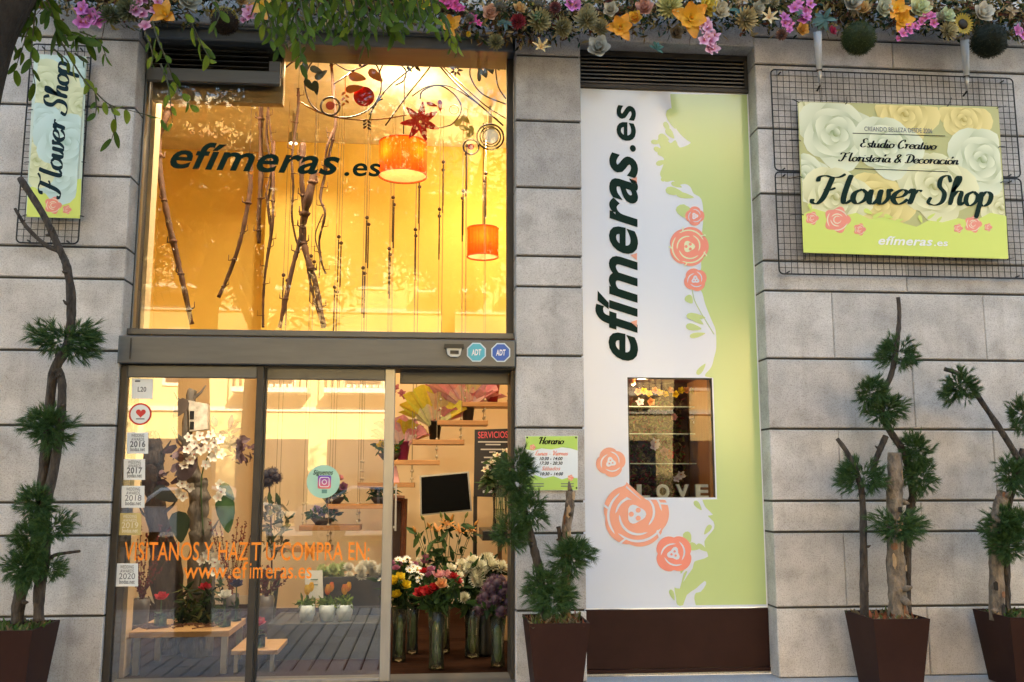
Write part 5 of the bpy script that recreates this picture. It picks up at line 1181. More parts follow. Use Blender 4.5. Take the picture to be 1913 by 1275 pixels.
wire([(705, 150), (715, 122), (735, 115), (757, 130), (755, 150), (738, 160)]); wire([(690, 225), (700, 195), (715, 185)]); wire([(885, 105), (878, 140), (900, 175), (945, 195)], .006); wire([(925, 120), (930, 160), (945, 185)], .006)
wire([(670, 100), (675, 125), (690, 110)]); wire([(668, 128), (650, 140), (635, 150), (622, 158)], .006); wire([(672, 128), (690, 118), (698, 105)], .006); wire([(672, 125), (668, 105)], .006); wire([(625, 118), (650, 132), (672, 128)], .005)
REDM = mat('red_enamel', (.85, .015, .015), .6, var=.05, spec=.1); ORM = mat('orange_enamel', (.85, .24, .03), .4, var=.05); DKL = mat('dark_leaf_enamel', (.03, .035, .02), .5); YLM = mat('yellow_enamel', (.62, .44, .04), .5)
disc(680, 181, 20, REDM); disc(617, 198, 8.5, mat('red_orange_enamel', (.7, .07, .02), .4)); disc(880, 275, 6, REDM); disc(918, 255, 14, mat('silver_disc', (.6, .58, .52), .3, metal=.6))
ringw(617, 199, 18, .009); ringw(880, 275, 15); ringw(916, 256, 26); ringw(916, 256, 20, .007); ringw(916, 256, 15, .006)
for a in range(7):
    t_ = R(-90 + a * 51.4 + 8); mleaf(785 + 20 * math.cos(t_), 228 + 20 * math.sin(t_), 36, 13, t_, REDM, OY - .02 - .001 * a)
mleaf(650, 110, 46, 18, .4, REDM); mleaf(668, 145, 34, 16, .2, ORM); mleaf(662, 166, 34, 14, -.2, ORM, OY - .022); mleaf(702, 142, 34, 16, .7, ORM); mleaf(832, 112, 22, 14, 1.5, REDM); mleaf(822, 198, 22, 8, 1.5, REDM); mleaf(807, 196, 22, 6, .3, REDM)
for x, y, a in ((570, 130, 1.5), (592, 132, .4), (578, 160, .9), (590, 165, 1.4), (600, 140, -.6)): mleaf(x, y, 28, 12, a, DKL, OY - .02)
for k in range(8):
    mleaf(895 + k * 6, 140 - k * 3.5, 26, 7, (.9 if k % 2 else -1.6) , DKL, OY - .03 - .001 * k)
for k in range(7):
    t_ = 2 * math.pi * k / 7; mleaf(852 + 8 * math.cos(t_), 132 + 8 * math.sin(t_), 10, 4, t_, IRON)
for k in range(9):
    x = 725 + k * 8; mleaf(x, 118 - 8 * math.sin(k * .8) + (6 if k % 2 else -6), 14, 6, (.8 if k % 2 else -.8), IRON, OY - .012)
for x, y, a in ((868, 240, .3), (880, 246, 1.6), (858, 228, -.8), (870, 224, .8), (876, 254, 2.4)): mleaf(x, y, 22, 10, a, YLM)
ringw(848, 205, 9, .006, YLM)
for k in range(6): mleaf(686 + (4 if k % 2 else -4), 226 + k * 3, 9, 4, (.6 if k % 2 else -.6), IRON)
for k in range(5): mleaf(645 + (4 if k % 2 else -4), 176 + k * 5, 9, 4, (.6 if k % 2 else 2.4), ORM)
wire([(645, 140), (645, 176)], .004, ORM)
for x in (575, 700, 820, 930): obj('hanging_wire', MB().tube([P(x, 110, OY), Vector((P(x, 110, OY).x, OY, IZ))], .002, 4), BLACKW, IR)
#PART5
# ================================================================== INSIDE, GROUND FLOOR
VG = glassmat('vase_glass', 1.45, (.97, 1, .975)); WATER = glassmat('vase_water', 1.33, (.86, .93, .82))
def frost(m, col, f):
    n = m.node_tree.nodes; L = m.node_tree.links; o = n['Material Output']; a = o.inputs[0].links[0].from_socket
    d = n.new('ShaderNodeBsdfDiffuse'); d.inputs[0].default_value = (*col, 1); t = n.new('ShaderNodeBsdfTranslucent'); t.inputs[0].default_value = (*col, 1)
    q = n.new('ShaderNodeMixShader'); L.new(d.outputs[0], q.inputs[1]); L.new(t.outputs[0], q.inputs[2])
    x = n.new('ShaderNodeMixShader'); x.inputs[0].default_value = f; L.new(a, x.inputs[1]); L.new(q.outputs[0], x.inputs[2]); L.new(x.outputs[0], o.inputs[0])
frost(VG, (.62, .72, .60), .05); frost(WATER, (.30, .42, .15), .10)
STEM = mat('cut_stem', (.045, .10, .025), .5, var=.2)
g = random.Random(33)
def vase(label, base, h, r0, r1, heads, leaves=90, ldens=.10, water=.45, lpal=None, group='vases of cut flowers in the doorway', name='flower_vase', cat='vase', vm=None):
    """heads: (kind, col, col2, size, dx, dy, z) relative to the base, in metres"""
    b = Vector(base); t = thing(name, label, cat, b, group)
    vz = obj('glass', MB(True).lathe(b, [(.001, .004), (r0, .004), (r0 * 1.02, .03), (r0 * .92, h * .3), (r0 * .95, h * .6), (r1, h), (r1 - .005, h), (r0 * .88, h * .6), (r0 * .84, h * .3), (r0 * .9, .02), (.001, .016)], 18), vm or VG, t)
    if water: obj('water', MB(True).lathe(b, [(.001, .02), (r0 * .82, .024), (r0 * .80, h * .3), (r0 * .81, h * water), (.001, h * water)], 14), WATER, vz)
    zt_ = h
    m = MB(True)
    for kind, c1, c2, sz, dx, dy, z in heads:
        a = g.uniform(0, 6.28); foot = b + Vector((r0 * .6 * math.cos(a), r0 * .6 * math.sin(a), .03)); neck = b + Vector((r1 * .55 * dx / .15 if abs(dx) < .15 else r1 * .6 * (1 if dx > 0 else -1), r1 * .5 * dy / .15 if abs(dy) < .15 else 0, h))
        top = b + Vector((dx, dy, z)); m.tube(spline([foot, neck, neck.lerp(top, .55), top], 4), .0035, 4, False)
    obj('stems', m, STEM, t, 'stuff')
    for kind, c1, c2, sz, dx, dy, z in heads:
        put('flower', flower(kind, c1, c2), t, b + Vector((dx, dy, z)), sz, Vector((dx * 2.5, dy * 2 - .35, .75)), .25)
    if leaves:
        m = MB(); zs_ = [q[6] for q in heads]; zm = sum(zs_) / len(zs_); pts = []
        for _ in range(leaves):
            q = g.choice(heads); f = g.uniform(.25, .98); pts.append(b + Vector((q[4] * f + g.uniform(-.02, .02), q[5] * f + g.uniform(-.02, .02), h * .9 + (q[6] - h * .9) * f)))
        scatter(m, pts, ldens, lpal or [(.03, .07, .02), (.045, .10, .03), (.06, .11, .035), (.02, .045, .018)], g, 2.6)
        obj('leaves', m, LEAFM, t, 'stuff')
    return t
def cloud(n, kinds, rx, ry, z0, z1, s0, s1, dx=0):
    o = []
    for i in range(n):
        a = i * 2.399; q = math.sqrt((i + .5) / n); k, c1, c2 = kinds[g.randrange(len(kinds))] if not isinstance(kinds, dict) else kinds[i]
        o.append((k, c1, c2, g.uniform(s0, s1), dx + rx * q * math.cos(a), ry * q * math.sin(a), z1 - (z1 - z0) * q * q + g.uniform(-.015, .015)))
    return o
WR = ('rose', (.66, .62, .42), (.80, .77, .62)); RR = ('rose', (.30, .008, .012), (.45, .015, .02)); PR = ('rose', (.62, .18, .22), (.78, .42, .42)); OR_ = ('rose', (.72, .28, .10), (.8, .45, .2))
YR = ('rose', (.70, .48, .01), (.80, .62, .03)); WD = ('daisy', (.74, .73, .64), (.8, .8, .74)); PU = ('rose', (.24, .06, .14), (.4, .14, .24)); CM = ('mum', (.62, .60, .38), (.78, .76, .60))
def zat(px_, py_, Y): return P(px_, py_, Y).z
def gb(px_, py_): p = PG(px_, py_, 0.0); return Vector((p.x, p.y, .002))
bA = gb(745, 1236)
vase('glass vase of white daisies and yellow roses just inside the sliding door', bA, .42, .055, .062, cloud(20, [WD, WD, WD, PU], .19, .13, .62, .80, .030, .042, .02) + [(*YR, .055, -.05, -.13, .63), (*YR, .05, .045, -.13, .60), (*YR, .045, -.02, -.15, .53), (*YR, .05, .0, -.12, .66)], 160)
bA2 = gb(770, 1222)
vase('glass vase of mixed purple and white flowers behind the yellow roses', bA2, .40, .05, .058, cloud(16, [PU, WD, WR, PU], .14, .12, .58, .78, .035, .05, .08), 130)
bB = gb(815, 1251)
vase('tall glass vase of red and pink roses in the middle of the doorway', bB, .44, .060, .072, [(*RR, .055, -.13, -.06, .57), (*RR, .055, -.07, -.10, .585), (*RR, .05, -.02, -.10, .61), (*PR, .055, .0, -.06, .70), (*OR_, .05, .03, -.10, .645), (*PR, .05, .07, -.04, .70), (*RR, .045, .12, -.06, .69), (*RR, .045, .15, -.03, .655), (*RR, .045, -.1, .05, .72), (*PU, .045, -.05, .04, .73), (*WR, .045, .1, .06, .75), (*WD, .035, -.14, .05, .68), (*WD, .035, .18, .03, .66)], 150)
bC = gb(882, 1229)
vase('glass vase of cream roses behind the purple heather', bC, .40, .062, .07, cloud(17, [WR, WR, CM], .24, .13, .48, .76, .045, .06, -.04), 190)
bD = gb(930, 1246)
hd_ = cloud(26, [('ball', (.11, .055, .10), (.20, .11, .18)), ('ball', (.08, .04, .075), (.16, .09, .14))], .15, .14, .42, .66, .045, .065, -.01)
vase('glass vase of dull purple heather beside the middle pillar', bD, .38, .055, .066, hd_, 110)
bE = Vector((X(905, 1100, 1.1), 1.1, .002))
vase('dark vase of big cream chrysanthemums in front of the counter', bE, .52, .07, .085, [(*CM, .075, x, y, z) for x, y, z in ((-.15, -.05, .70), (-.05, -.10, .72), (.05, -.08, .73), (.13, -.04, .71), (-.09, .02, .75), (.02, .03, .77), (-.07, -.14, .64))], 150, water=0, vm=mat('black_vase', (.012, .014, .014), .3, var=0), lpal=[(.015, .03, .012), (.02, .04, .015)])
LB = ('bud', (.20, .24, .06), (.5, .3, .08)); LO = ('lily', (.42, .16, .03), (.50, .22, .04))
bF = Vector((X(828, 1150, 1.25), 1.25, .002))
vase('vase of tall orange lilies and buds at the back of the doorway', bF, .5, .06, .07, [(*LO, .085, -.06, -.02, 1.0), (*LO, .085, .13, -.03, .99), (*LO, .075, .02, 0, 1.05), (*LO, .075, .22, 0, 1.0)] + [(*(LB if i % 2 else ('bud', (.55, .26, .05), (.6, .3, .1))), .055, x, y, z) for i, (x, y, z) in enumerate(((-.24, 0, 1.0), (-.17, .02, 1.1), (-.12, -.03, 1.04), (-.02, 0, 1.12), (.06, .02, 1.10), (.18, .0, 1.12), (.26, -.02, 1.06), (-.2, -.03, .95)))], 80, .11)

# television, menu board, counter, wooden frame
TY_ = 1.6
c4 = [P(x, y, TY_) for x, y in ((787, 892), (873, 884), (879, 952), (788, 961))]
TV = thing('television', 'black flat television with silver frame tilted on a wall arm', 'television', c4[3].lerp(c4[2], .5))
obj('frame', MB().slab([c + Vector((dx, 0, dz)) for c, (dx, dz) in zip(c4, ((-.014, .014), (.014, .014), (.014, -.014), (-.014, -.014)))], (0, .05, 0)), STEEL_L, TV)
obj('screen', MB().slab([c + Vector((0, -.008, 0)) for c in c4], (0, .006, 0)), mat('black_screen', (.002, .002, .002), .5, var=0, spec=.05), TV)
cc_ = c4[0].lerp(c4[2], .5); obj('wall_arm', MB().tube([cc_ + Vector((0, .05, 0)), cc_ + Vector((.05, 2.55, .05))], .02, 8), DARKM, TV)
MY = 2.4
q4 = [P(x, y, MY) for x, y in ((887, 803), (956, 801), (957, 930), (885, 928))]
MN = thing('services_board', 'tall black board headed SERVICIOS hanging beside the television', 'sign', q4[3].lerp(q4[2], .5))
obj('board', MB().slab(q4, (0, .03, 0)), mat('black_board', (.012, .008, .008), .5, var=0), MN)
label_text('lettering', 'SERVICIOS', P(893, 819, MY - .004), P(949, 818, MY - .004), .062, mat('pink_ink', (.72, .08, .10), .5, var=0), MN, .01, 0, False)
for x, y, wd in ((893, 826, 56), (907, 831, 28), (898, 840, 46), (914, 845, 12), (904, 855, 34), (899, 864, 44), (908, 869, 26), (910, 879, 18), (903, 889, 40), (904, 899, 36)):
    bx('lettering', tuple(P(x, y + 1.2, MY - .004)), tuple(P(x + wd, y - 1.2, MY - .0045)), mat('dim_white_ink', (.5, .46, .42), .6, var=0), MN)
label_text('lettering', 'ef\u00edmeras.es', P(902, 921, MY - .004), P(930, 921, MY - .004), .022, wi, MN, .01, .2)
obj('post', MB().tube([P(956, 930, MY + .05), Vector((P(956, 930, MY).x, MY + .05, 0))], .02, 8), DARKM, MN)
obj('post', MB().tube([P(888, 928, MY + .05), Vector((P(888, 928, MY).x, MY + .05, 0))], .02, 8), DARKM, MN)
CTY = 1.75; cxa, cxb = X(905, 1040, CTY), IX1 - .01; cz = Z(930, 1010, CTY)
CT = thing('counter', 'pine slatted counter with black top beside the doorway', 'counter', ((cxa + cxb) / 2, CTY + .3, 0))
bx('top', (cxa - .02, CTY - .03, cz), (cxb, CTY + .6, cz + .09), mat('black_top', (.01, .01, .011), .35, var=0), CT, .006)
bx('body', (cxa + .16, CTY + .04, .0), (cxb, CTY + .58, cz - .001), WOODD, CT)
nsl = 12
for k in range(nsl):
    xk = cxa + .16 + (cxb - cxa - .16) * k / nsl; bx('slat', (xk + .003, CTY + .02, .01), (xk + (cxb - cxa - .16) / nsl - .003, CTY + .039, cz - .003), PINEW, CT, .002)
vb = Vector((X(934, 1000, CTY + .15), CTY + .15, cz + .091))
vase('tall glass vase with dark foliage standing on the counter', vb, .42, .07, .08, [('leafy', (.04, .06, .02), (.08, .11, .04), .1, x, y, z) for x, y, z in ((-.1, -.03, .5), (0, -.06, .56), (.08, 0, .52), (-.04, .03, .62), (-.12, -.02, .42))] + [('orchid', (.6, .5, .3), (.75, .7, .5), .045, x, y, z) for x, y, z in ((-.08, -.08, .62), (-.03, -.08, .68), (.05, -.05, .72), (-.14, -.1, .55), (.1, -.05, .66))], 60, .12, group='vases inside the shop')
FY = 3.6; fr4 = [P(x, y, FY) for x, y in ((722, 930), (756, 932), (752, 1062), (718, 1064))]
FR = thing('mirror_frame', 'tall brown wooden frame leaning on the back wall', 'frame', fr4[3].lerp(fr4[2], .5))
obj('panel', MB().slab(fr4, (0, .03, 0)), mat('brown_panel', (.05, .018, .012), .5), FR)
for a_, b_ in ((0, 1), (1, 2), (2, 3), (3, 0)): obj('moulding', MB().tube([fr4[a_] + Vector((0, -.01, 0)), fr4[b_] + Vector((0, -.01, 0))], .035, 6), mat('walnut', (.16, .05, .025), .4, var=.3, vscale=12), FR)

# plants on the rope shelves
YP = [(.66, .50, .04), (.70, .60, .30)]; PP = [(.62, .26, .26), (.70, .42, .38)]
def wrapped(label, k, fx, potc, wraps, extra=(), h=.2, sc=1.0, grp='wrapped plants on the rope shelves'):
    a, b, z = SHZ[k]; x = a + (b - a) * fx; y = (SY0 + SY1) / 2; base = Vector((x, y, z + .001))
    t = thing('wrapped_plant', label, 'potted plant', base, grp)
    obj('pot', MB(True).lathe(base, [(.001, 0), (.052, 0), (.078, h), (.082, h), (.072, h - .015), (.001, h - .02)], 16), mat('pot_' + label.split()[0], potc, .4, var=.05), t)
    for q, (c1, c2, dx, rr, hh) in enumerate(wraps):
        m = MB(); n = 26; c = base + Vector((0, 0, h - .04))
        vs = []
        for i in range(n + 1):
            an = math.pi * (-.1 + 1.2 * i / n) + (math.pi if q % 2 else 0) * 0 + q * .4; wob = .12 * math.sin(i * 2.3 + q)
            for f, rad in ((0, .06), (.5, rr * .55), (1, rr * (1 + wob))):
                vs.append(c + Vector((dx * f + rad * math.cos(an), -.04 - .10 * f + .05 * q + rad * .25 * math.sin(an * 2 + q), hh * f * (.35 + .65 * math.sin(min(math.pi, max(0, an)))) + .02 * math.sin(i * 1.7))))
        fs = []; cs = []
        for i in range(n):
            for j in range(2): fs.append((i * 3 + j, (i + 1) * 3 + j, (i + 1) * 3 + j + 1, i * 3 + j + 1)); cs.append(tuple(x * g.uniform(.8, 1.1) for x in (c1 if j else c2)))
        m.add(vs, fs, cs); obj('paper_wrap', m, VCOL, t)
    for kind, c1, c2, sz, dx, dz in extra: put('flower', flower(kind, c1, c2), t, base + Vector((dx, -.06, h + dz)), sz, (dx, -.8, .4), .3)
    return t
ORC = ('orchid', (.35, .06, .10), (.5, .16, .16))
wrapped('magenta pot with yellow and pink paper and orchid stems, fourth shelf', 3, .30, (.25, .02, .09), [(*PP, -.04, .28, .30), (*YP, .02, .24, .26), (*PP, .1, .2, .16)], [(*ORC, .05, x, z) for x, z in ((-.12, .50), (-.08, .56), (-.02, .5), (.02, .46), (.20, .48), (.24, .56), (.28, .52), (-.15, .58))])
wrapped('black pot in wide yellow and cream paper, third shelf from the top', 2, .42, (.012, .012, .012), [(*YP, -.02, .34, .42), ((.70, .55, .25), (.72, .6, .34), -.02, .3, .34), (*PP, .12, .26, .18)])
wrapped('grey pot in pink and cream paper, second shelf from the top', 1, .62, (.05, .045, .04), [(*PP, -.06, .36, .42), ((.72, .58, .3), (.74, .62, .36), 0, .30, .38), (*PP, .15, .28, .16)])
wrapped('red pot at the end of the highest shelf', 0, .62, (.30, .015, .02), [])
a_, b_, z_ = SHZ[4]; xk = a_ + (b_ - a_) * .62
GBg = thing('gift_bag', 'small pink gift bag on the lower rope shelf', 'bag', (xk, SY0 + .1, z_ + .001))
obj('bag', MB().hexa([(xk - .05, SY0 + .04, z_ + .001), (xk + .07, SY0 + .04, z_ + .001), (xk + .07, SY0 + .14, z_ + .001), (xk - .05, SY0 + .14, z_ + .001), (xk - .03, SY0 + .06, z_ + .17), (xk + .035, SY0 + .06, z_ + .17), (xk + .035, SY0 + .12, z_ + .17), (xk - .03, SY0 + .12, z_ + .17)]), mat('pink_paper', (.68, .32, .30), .6), GBg)
obj('handle', MB().tube(spline([(xk - .02, SY0 + .08, z_ + .17), (xk, SY0 + .08, z_ + .22), (xk + .025, SY0 + .08, z_ + .17)], 5), .004, 5), MATS['pink_paper'], GBg)
def bowl(label, x, z, heads, y=None):
    y = y or SY0 + .12; b = Vector((x, y, z)); t = thing('flower_bowl', label, 'flower bowl', b, 'flower bowls on the rope shelves')
    obj('bowl', MB(True).lathe(b, [(.001, 0), (.07, 0), (.13, .07), (.125, .07), (.001, .05)], 16), mat('dark_bowl', (.04, .025, .015), .5), t)
    for k, c1, c2, sz, dx, dz in heads: put('flower', flower(k, c1, c2), t, b + Vector((dx, g.uniform(-.08, 0), .09 + dz)), sz, (dx, -.7, .6), .3)
    m = MB(); scatter(m, [b + Vector((g.uniform(-.13, .13), g.uniform(-.1, .1), .07 + g.random() * .1)) for _ in range(70)], .08, [(.04, .09, .02), (.06, .12, .03)], g, 2.4); obj('leaves', m, LEAFM, t, 'stuff')
bowl('bowl of yellow roses on the fourth shelf, left of the magenta pot', SHZ[3][0] + .02, SHZ[3][2] + .001, [(*YR, .055, x, z) for x, z in ((-.08, .05), (0, .09), (.08, .05), (.04, .02), (-.02, .0))])
bowl('bowl of pink and purple flowers behind the mint sticker', SHZ[5][0] + .02, SHZ[5][2] + .001, [(*PU, .05, x, z) for x, z in ((-.1, .06), (0, .12), (.1, .08))] + [(*PR, .05, x, z) for x, z in ((-.04, .14), (.06, .16), (.0, .03))])
bowl('bowl of small yellow flowers beside the sliding door stile', SHZ[5][1] - .05, SHZ[5][2] + .001, [(*YR, .035, x, z) for x, z in ((-.09, .05), (-.04, .09), (0, .07), (.05, .09), (.1, .04))])
bowl('bowl of orange and lilac flowers on the second lowest shelf', SHZ[6][0] + .2, SHZ[6][2] + .001, [(*OR_, .05, .08, .1), (*OR_, .045, .12, .04), ('rose', (.35, .26, .45), (.5, .4, .6), .05, -.06, .06), ('rose', (.35, .26, .45), (.5, .4, .6), .05, 0, .02)])

# ------------------------------------------------------------------ the left display
BYF, BYB = .50, 1.15; zbn = PG(0, 0, 0).z; zB = Z(310, 1180, BYF); bxa, bxb = XL + .03, X(428, 1182, BYF)
BE = thing('display_bench', 'low pine display bench with steel legs behind the left glass door', 'bench', ((bxa + bxb) / 2, BYF + .3, 0))
bx('top', (bxa, BYF, zB - .045), (bxb, BYB, zB), PINEW, BE, .004)
for x in (bxa + .03, bxb - .06):
    for y in (BYF + .02, BYB - .06): bx('leg', (x, y, .001), (x + .045, y + .04, zB - .046), STEEL_L, BE)
zS = zB * .52
B2 = thing('display_step', 'low pine step joining the display bench on its right', 'step', (bxb + .15, BYF + .3, 0))
bx('top', (bxb + .01, BYF + .05, zS - .035), (bxb + .36, BYB, zS), PINEW, B2, .004)
for x in (bxb + .03, bxb + .30):
    for y in (BYF + .07, BYB - .06): bx('leg', (x, y, .001), (x + .03, y + .03, zS - .036), STEEL_L, B2)
P2Y = 1.2; zP = Z(600, 1160, P2Y); 
PT = thing('display_plinth', 'dark green display plinth under the three tulip pots', 'plinth', (X(610, 1160, P2Y), P2Y, 0))
bx('body', (X(500, 1160, 1.05), 1.05, .001), (X(712, 1160, 1.05), 1.75, zP), mat('green_grey_board', (.02, .024, .02), .6, var=.15), PT, .005)
for i, (x, c1, c2, lab) in enumerate(((573, (.72, .42, .03), (.75, .55, .08), 'left of the three white pots, yellow tulip'), (611, (.70, .16, .05), (.75, .45, .08), 'middle of the three white pots, red and yellow tulip'), (643, (.75, .45, .04), (.68, .2, .06), 'right of the three white pots, yellow tulip with red behind'))):
    b = Vector((X(x, 1158, P2Y), P2Y, zP + .001)); t = thing('tulip_pot', lab, 'potted plant', b, 'tulip pots')
    obj('pot', MB(True).lathe(b, [(.001, 0), (.05, 0), (.07, .07), (.066, .13), (.06, .13), (.001, .11)], 16), mat('marbled_white', (.62, .70, .72), .3, col2=(.36, .46, .50), vscale=12), t)
    m = MB(); scatter(m, [b + Vector((g.uniform(-.05, .05), g.uniform(-.05, .05), .12 + g.random() * .05)) for _ in range(70)], .06, [(.16, .26, .05), (.10, .18, .04)], g, 3); obj('leaves', m, LEAFM, t, 'stuff')
    obj('stem', MB().tube([b + Vector((0, 0, .1)), b + Vector((0, 0, .22))], .006, 5), STEM, t)
    put('flower', flower('tulip', c1, c2), t, b + Vector((0, -.01, .21)), .065, (0, -.1, 1), .1); put('flower', flower('tulip', c2, c1), t, b + Vector((.02, .04, .23)), .06, (.1, 0, 1), .1)
CDY = 1.5
CX = thing('flower_crate', 'dark crate heaped with green and white flowers behind the tulips', 'crate', (X(652, 1125, CDY), CDY + .15, zP))
ca_, cb_ = X(597, 1125, CDY), X(710, 1125, CDY); zc1 = Z(650, 1078, CDY)
bx('front', (ca_, CDY, zP + .001), (cb_, CDY + .02, zc1), mat('dark_crate', (.025, .028, .035), .6, var=.2), CX, .003)
bx('back', (ca_, CDY + .22, zP + .001), (cb_, CDY + .24, zc1), MATS['dark_crate'], CX); bx('side', (ca_, CDY + .021, zP + .001), (ca_ + .02, CDY + .219, zc1), MATS['dark_crate'], CX); bx('side', (cb_ - .02, CDY + .021, zP + .001), (cb_, CDY + .219, zc1), MATS['dark_crate'], CX); bx('bottom', (ca_ + .021, CDY + .021, zP + .001), (cb_ - .021, CDY + .219, zP + .02), MATS['dark_crate'], CX)
for i in range(26):
    f = g.random(); c1 = ('mum', (.68, .66, .55), (.8, .79, .7)) if f > .45 else ('mum', (.34, .44, .16), (.50, .60, .28))
    put('flower', flower(*c1), CX, Vector((ca_ - .03 + (cb_ - ca_ + .06) * f, CDY + g.uniform(0, .2), zc1 + g.uniform(-.01, .10))), g.uniform(.045, .062), (g.uniform(-.3, .3), -.6, .8), .2)
CD = thing('card_stand', 'small white printed card standing behind the tulip pots', 'card', P(588, 1118, 1.35))
obj('card', MB().slab([P(x, y, 1.35) for x, y in ((571, 1118), (604, 1118), (602, 1066), (569, 1067))], (0, .01, 0)), PAPER, CD)
for y in (1084, 1094): bx('lettering', tuple(P(580, y, 1.345)), tuple(P(594, y - 2, 1.344)), MATS['teal_ink'], CD)
obj('support', MB().tube([P(587, 1085, 1.365), Vector((P(587, 1085, 1.36).x, 1.5 - .02, zP))], .008, 5), DARKM, CD)
def rose_glass(label, x, ytop, ybase, Y, zbase, c):
    b = Vector((X(x, ybase, Y), Y, zbase + .001)); h = .10; q = (Y - CAM.y) / F
    t = thing('rose_in_glass', label, 'rose', b, 'single roses in glasses')
    obj('glass', MB().lathe(b, [(.001, .003), (.048, .003), (.048, h), (.044, h), (.044, .012), (.001, .012)], 4), glassmat('green_glass', 1.5, (.55, .78, .66)), t)
    zt_ = max(Z(x, ytop, Y), zbase + .14); obj('stem', MB().tube([b + Vector((0, 0, .014)), Vector((b.x, b.y, zt_))], .005, 5), STEM, t); put('flower', flower('rose', *c), t, Vector((b.x, b.y, zt_)), .055, (0, -.4, .9), .1)
    m = MB(); scatter(m, [Vector((b.x + g.uniform(-.02, .02), b.y, zbase + g.uniform(.05, .15))) for _ in range(9)], .06, [(.04, .08, .02)], g); obj('leaves', m, LEAFM, t)
rose_glass('red rose in a glass cube at the left of the bench', 299, 1120, 1172, .68, zB, ((.45, .01, .03), (.62, .03, .06)))
rose_glass('white rose in a glass cube at the right end of the bench', 419, 1116, 1170, .68, zB, ((.66, .68, .66), (.8, .82, .8)))
rose_glass('red rose in a glass cube on the low step', 483, 1168, 1215, .66, zS, ((.42, .01, .03), (.6, .03, .06)))
rose_glass('dark blue rose at the back of the bench', 440, 1096, 1150, .98, zB, ((.012, .014, .06), (.03, .03, .12)))
rose_glass('small red rose at the back of the bench', 381, 1102, 1155, .95, zB, ((.35, .01, .02), (.5, .03, .05)))
def berries(label, x, ybase, Y, zbase, tips, col=(.17, .012, .018), r_=.010):
    b = Vector((X(x, ybase, Y), Y, zbase + .001)); t = thing('berry_branches', label, 'dried branches', b, 'bundles of red berry branches')
    obj('vase', MB(True).lathe(b, [(.001, .003), (.06, .003), (.066, .2), (.06, .2), (.054, .02), (.001, .02)], 14), mat('grey_vase', (.10, .09, .09), .4, var=.15), t)
    m = MB(True); mb2 = MB(); mb2.col = col
    for tx, ty in tips:
        e = P(tx, ty, Y + g.uniform(-.12, .12)); w = spline([b + Vector((0, 0, .05)), b + Vector((0, 0, .2)), b.lerp(e, .6) + Vector((0, 0, .06)), e], 6); m.tube(w, .003, 4, False)
        for k in range(46):
            i = g.randrange(5, len(w) - 1); p = w[i].lerp(w[i + 1], g.random()) + vr(g) * .014; kk = g.uniform(.5, 1.3); mb2.col = tuple(v * kk for v in col); mb2.ball(p, r_ * g.uniform(.6, 1), 5, rg=g)
    obj('stems', m, WOODD, t, 'stuff'); obj('berries', mb2, mat('berry', (1, 1, 1), .35, var=0, attr=True), t, 'stuff')
berries('wide bundle of red berry branches at the far left of the bench', 262, 1165, .85, zB, [(228, 985), (240, 975), (252, 990), (262, 980), (275, 1000), (300, 980), (318, 985), (330, 1010), (250, 1030), (290, 1040), (305, 1020), (246, 1060)])
berries('bundle of red berry branches fanning out beside the big green leaf', 430, 1150, 1.1, zB, [(392, 975), (402, 985), (410, 970), (444, 970), (452, 985), (460, 975), (468, 1000), (436, 1000), (424, 1010), (415, 1030)], (.22, .04, .03), .008)
berries('dark red dried bundle standing right of the door stile', 496, 1150, 1.25, zP, [(478, 1060), (486, 1050), (494, 1062), (502, 1055), (480, 1090), (540, 1075), (528, 1062), (516, 1085)], (.10, .008, .02), .009)
# driftwood display with orchids
DW = thing('driftwood_display', 'tall driftwood post display with white orchids and dried leaves', 'display', Vector((X(372, 1150, 1.3), 1.3, 0)))
DWT = mat('driftwood', (.10, .085, .07), .9, col2=(.24, .21, .18), vscale=12, bump=.6, bscale=30, stretch=(1, 1, .2)); Y = 1.3
def rough(name, pts, rs, mt, seed):
    gg = random.Random(seed); w = spline(pts, 7); n = len(w); m = len(rs) - 1; mb = MB(True); rr = []
    for i in range(n):
        t = i / (n - 1) * m; k = min(int(t), m - 1); rr.append((rs[k] + (rs[k + 1] - rs[k]) * (t - k)) * gg.uniform(.86, 1.14))
    mb.tube([p + vr(gg) * .012 for p in w], rr, 14)
    for i in range(0, len(mb.v)): mb.v[i] = mb.v[i] + vr(gg) * .012
    o = obj(name, mb, mt, DW)
    for k in range(5):
        i = gg.randrange(2, n - 2); d = Vector((gg.uniform(-1, 1), -.4, .7)).normalized(); e = w[i] + d * (rr[i] + .09)
        obj('stub', MB(True).tube([w[i], w[i] + d * rr[i], e, e + Vector((d.x * .05, 0, .06))], [.022, .018, .011, .005], 6), mt, o)
STP = mat('dark_stump', (.03, .018, .012), .9, col2=(.09, .06, .04), vscale=16, bump=.9, bscale=40, stretch=(1, 1, .25))
rough('post', [Vector((X(372, 1150, Y), Y, .001)), P(376, 1040, Y), P(371, 960, Y), P(374, 900, Y)], [.13, .10, .085, .07], DWT, 1)
rough('post', [P(366, 900, Y + .02), P(350, 820, Y), P(358, 730, Y)], [.06, .045, .035], DWT, 2)
rough('dark_stump', [P(300, 1010, Y + .1), P(284, 900, Y + .1), P(288, 850, Y + .1), P(283, 808, Y + .1)], [.10, .075, .085, .05], STP, 3)
rough('stump_base', [Vector((X(318, 1150, Y), Y + .1, .001)), P(310, 1060, Y + .1), P(299, 1000, Y + .1)], [.15, .12, .10], STP, 4)
obj('lantern', MB().slab([P(x, y, Y - .1) for x, y in ((352, 748), (388, 755), (387, 802), (354, 806))], (0, .09, 0)), mat('whitewashed_wood', (.62, .56, .46), .7, var=.3, vscale=20), DW)
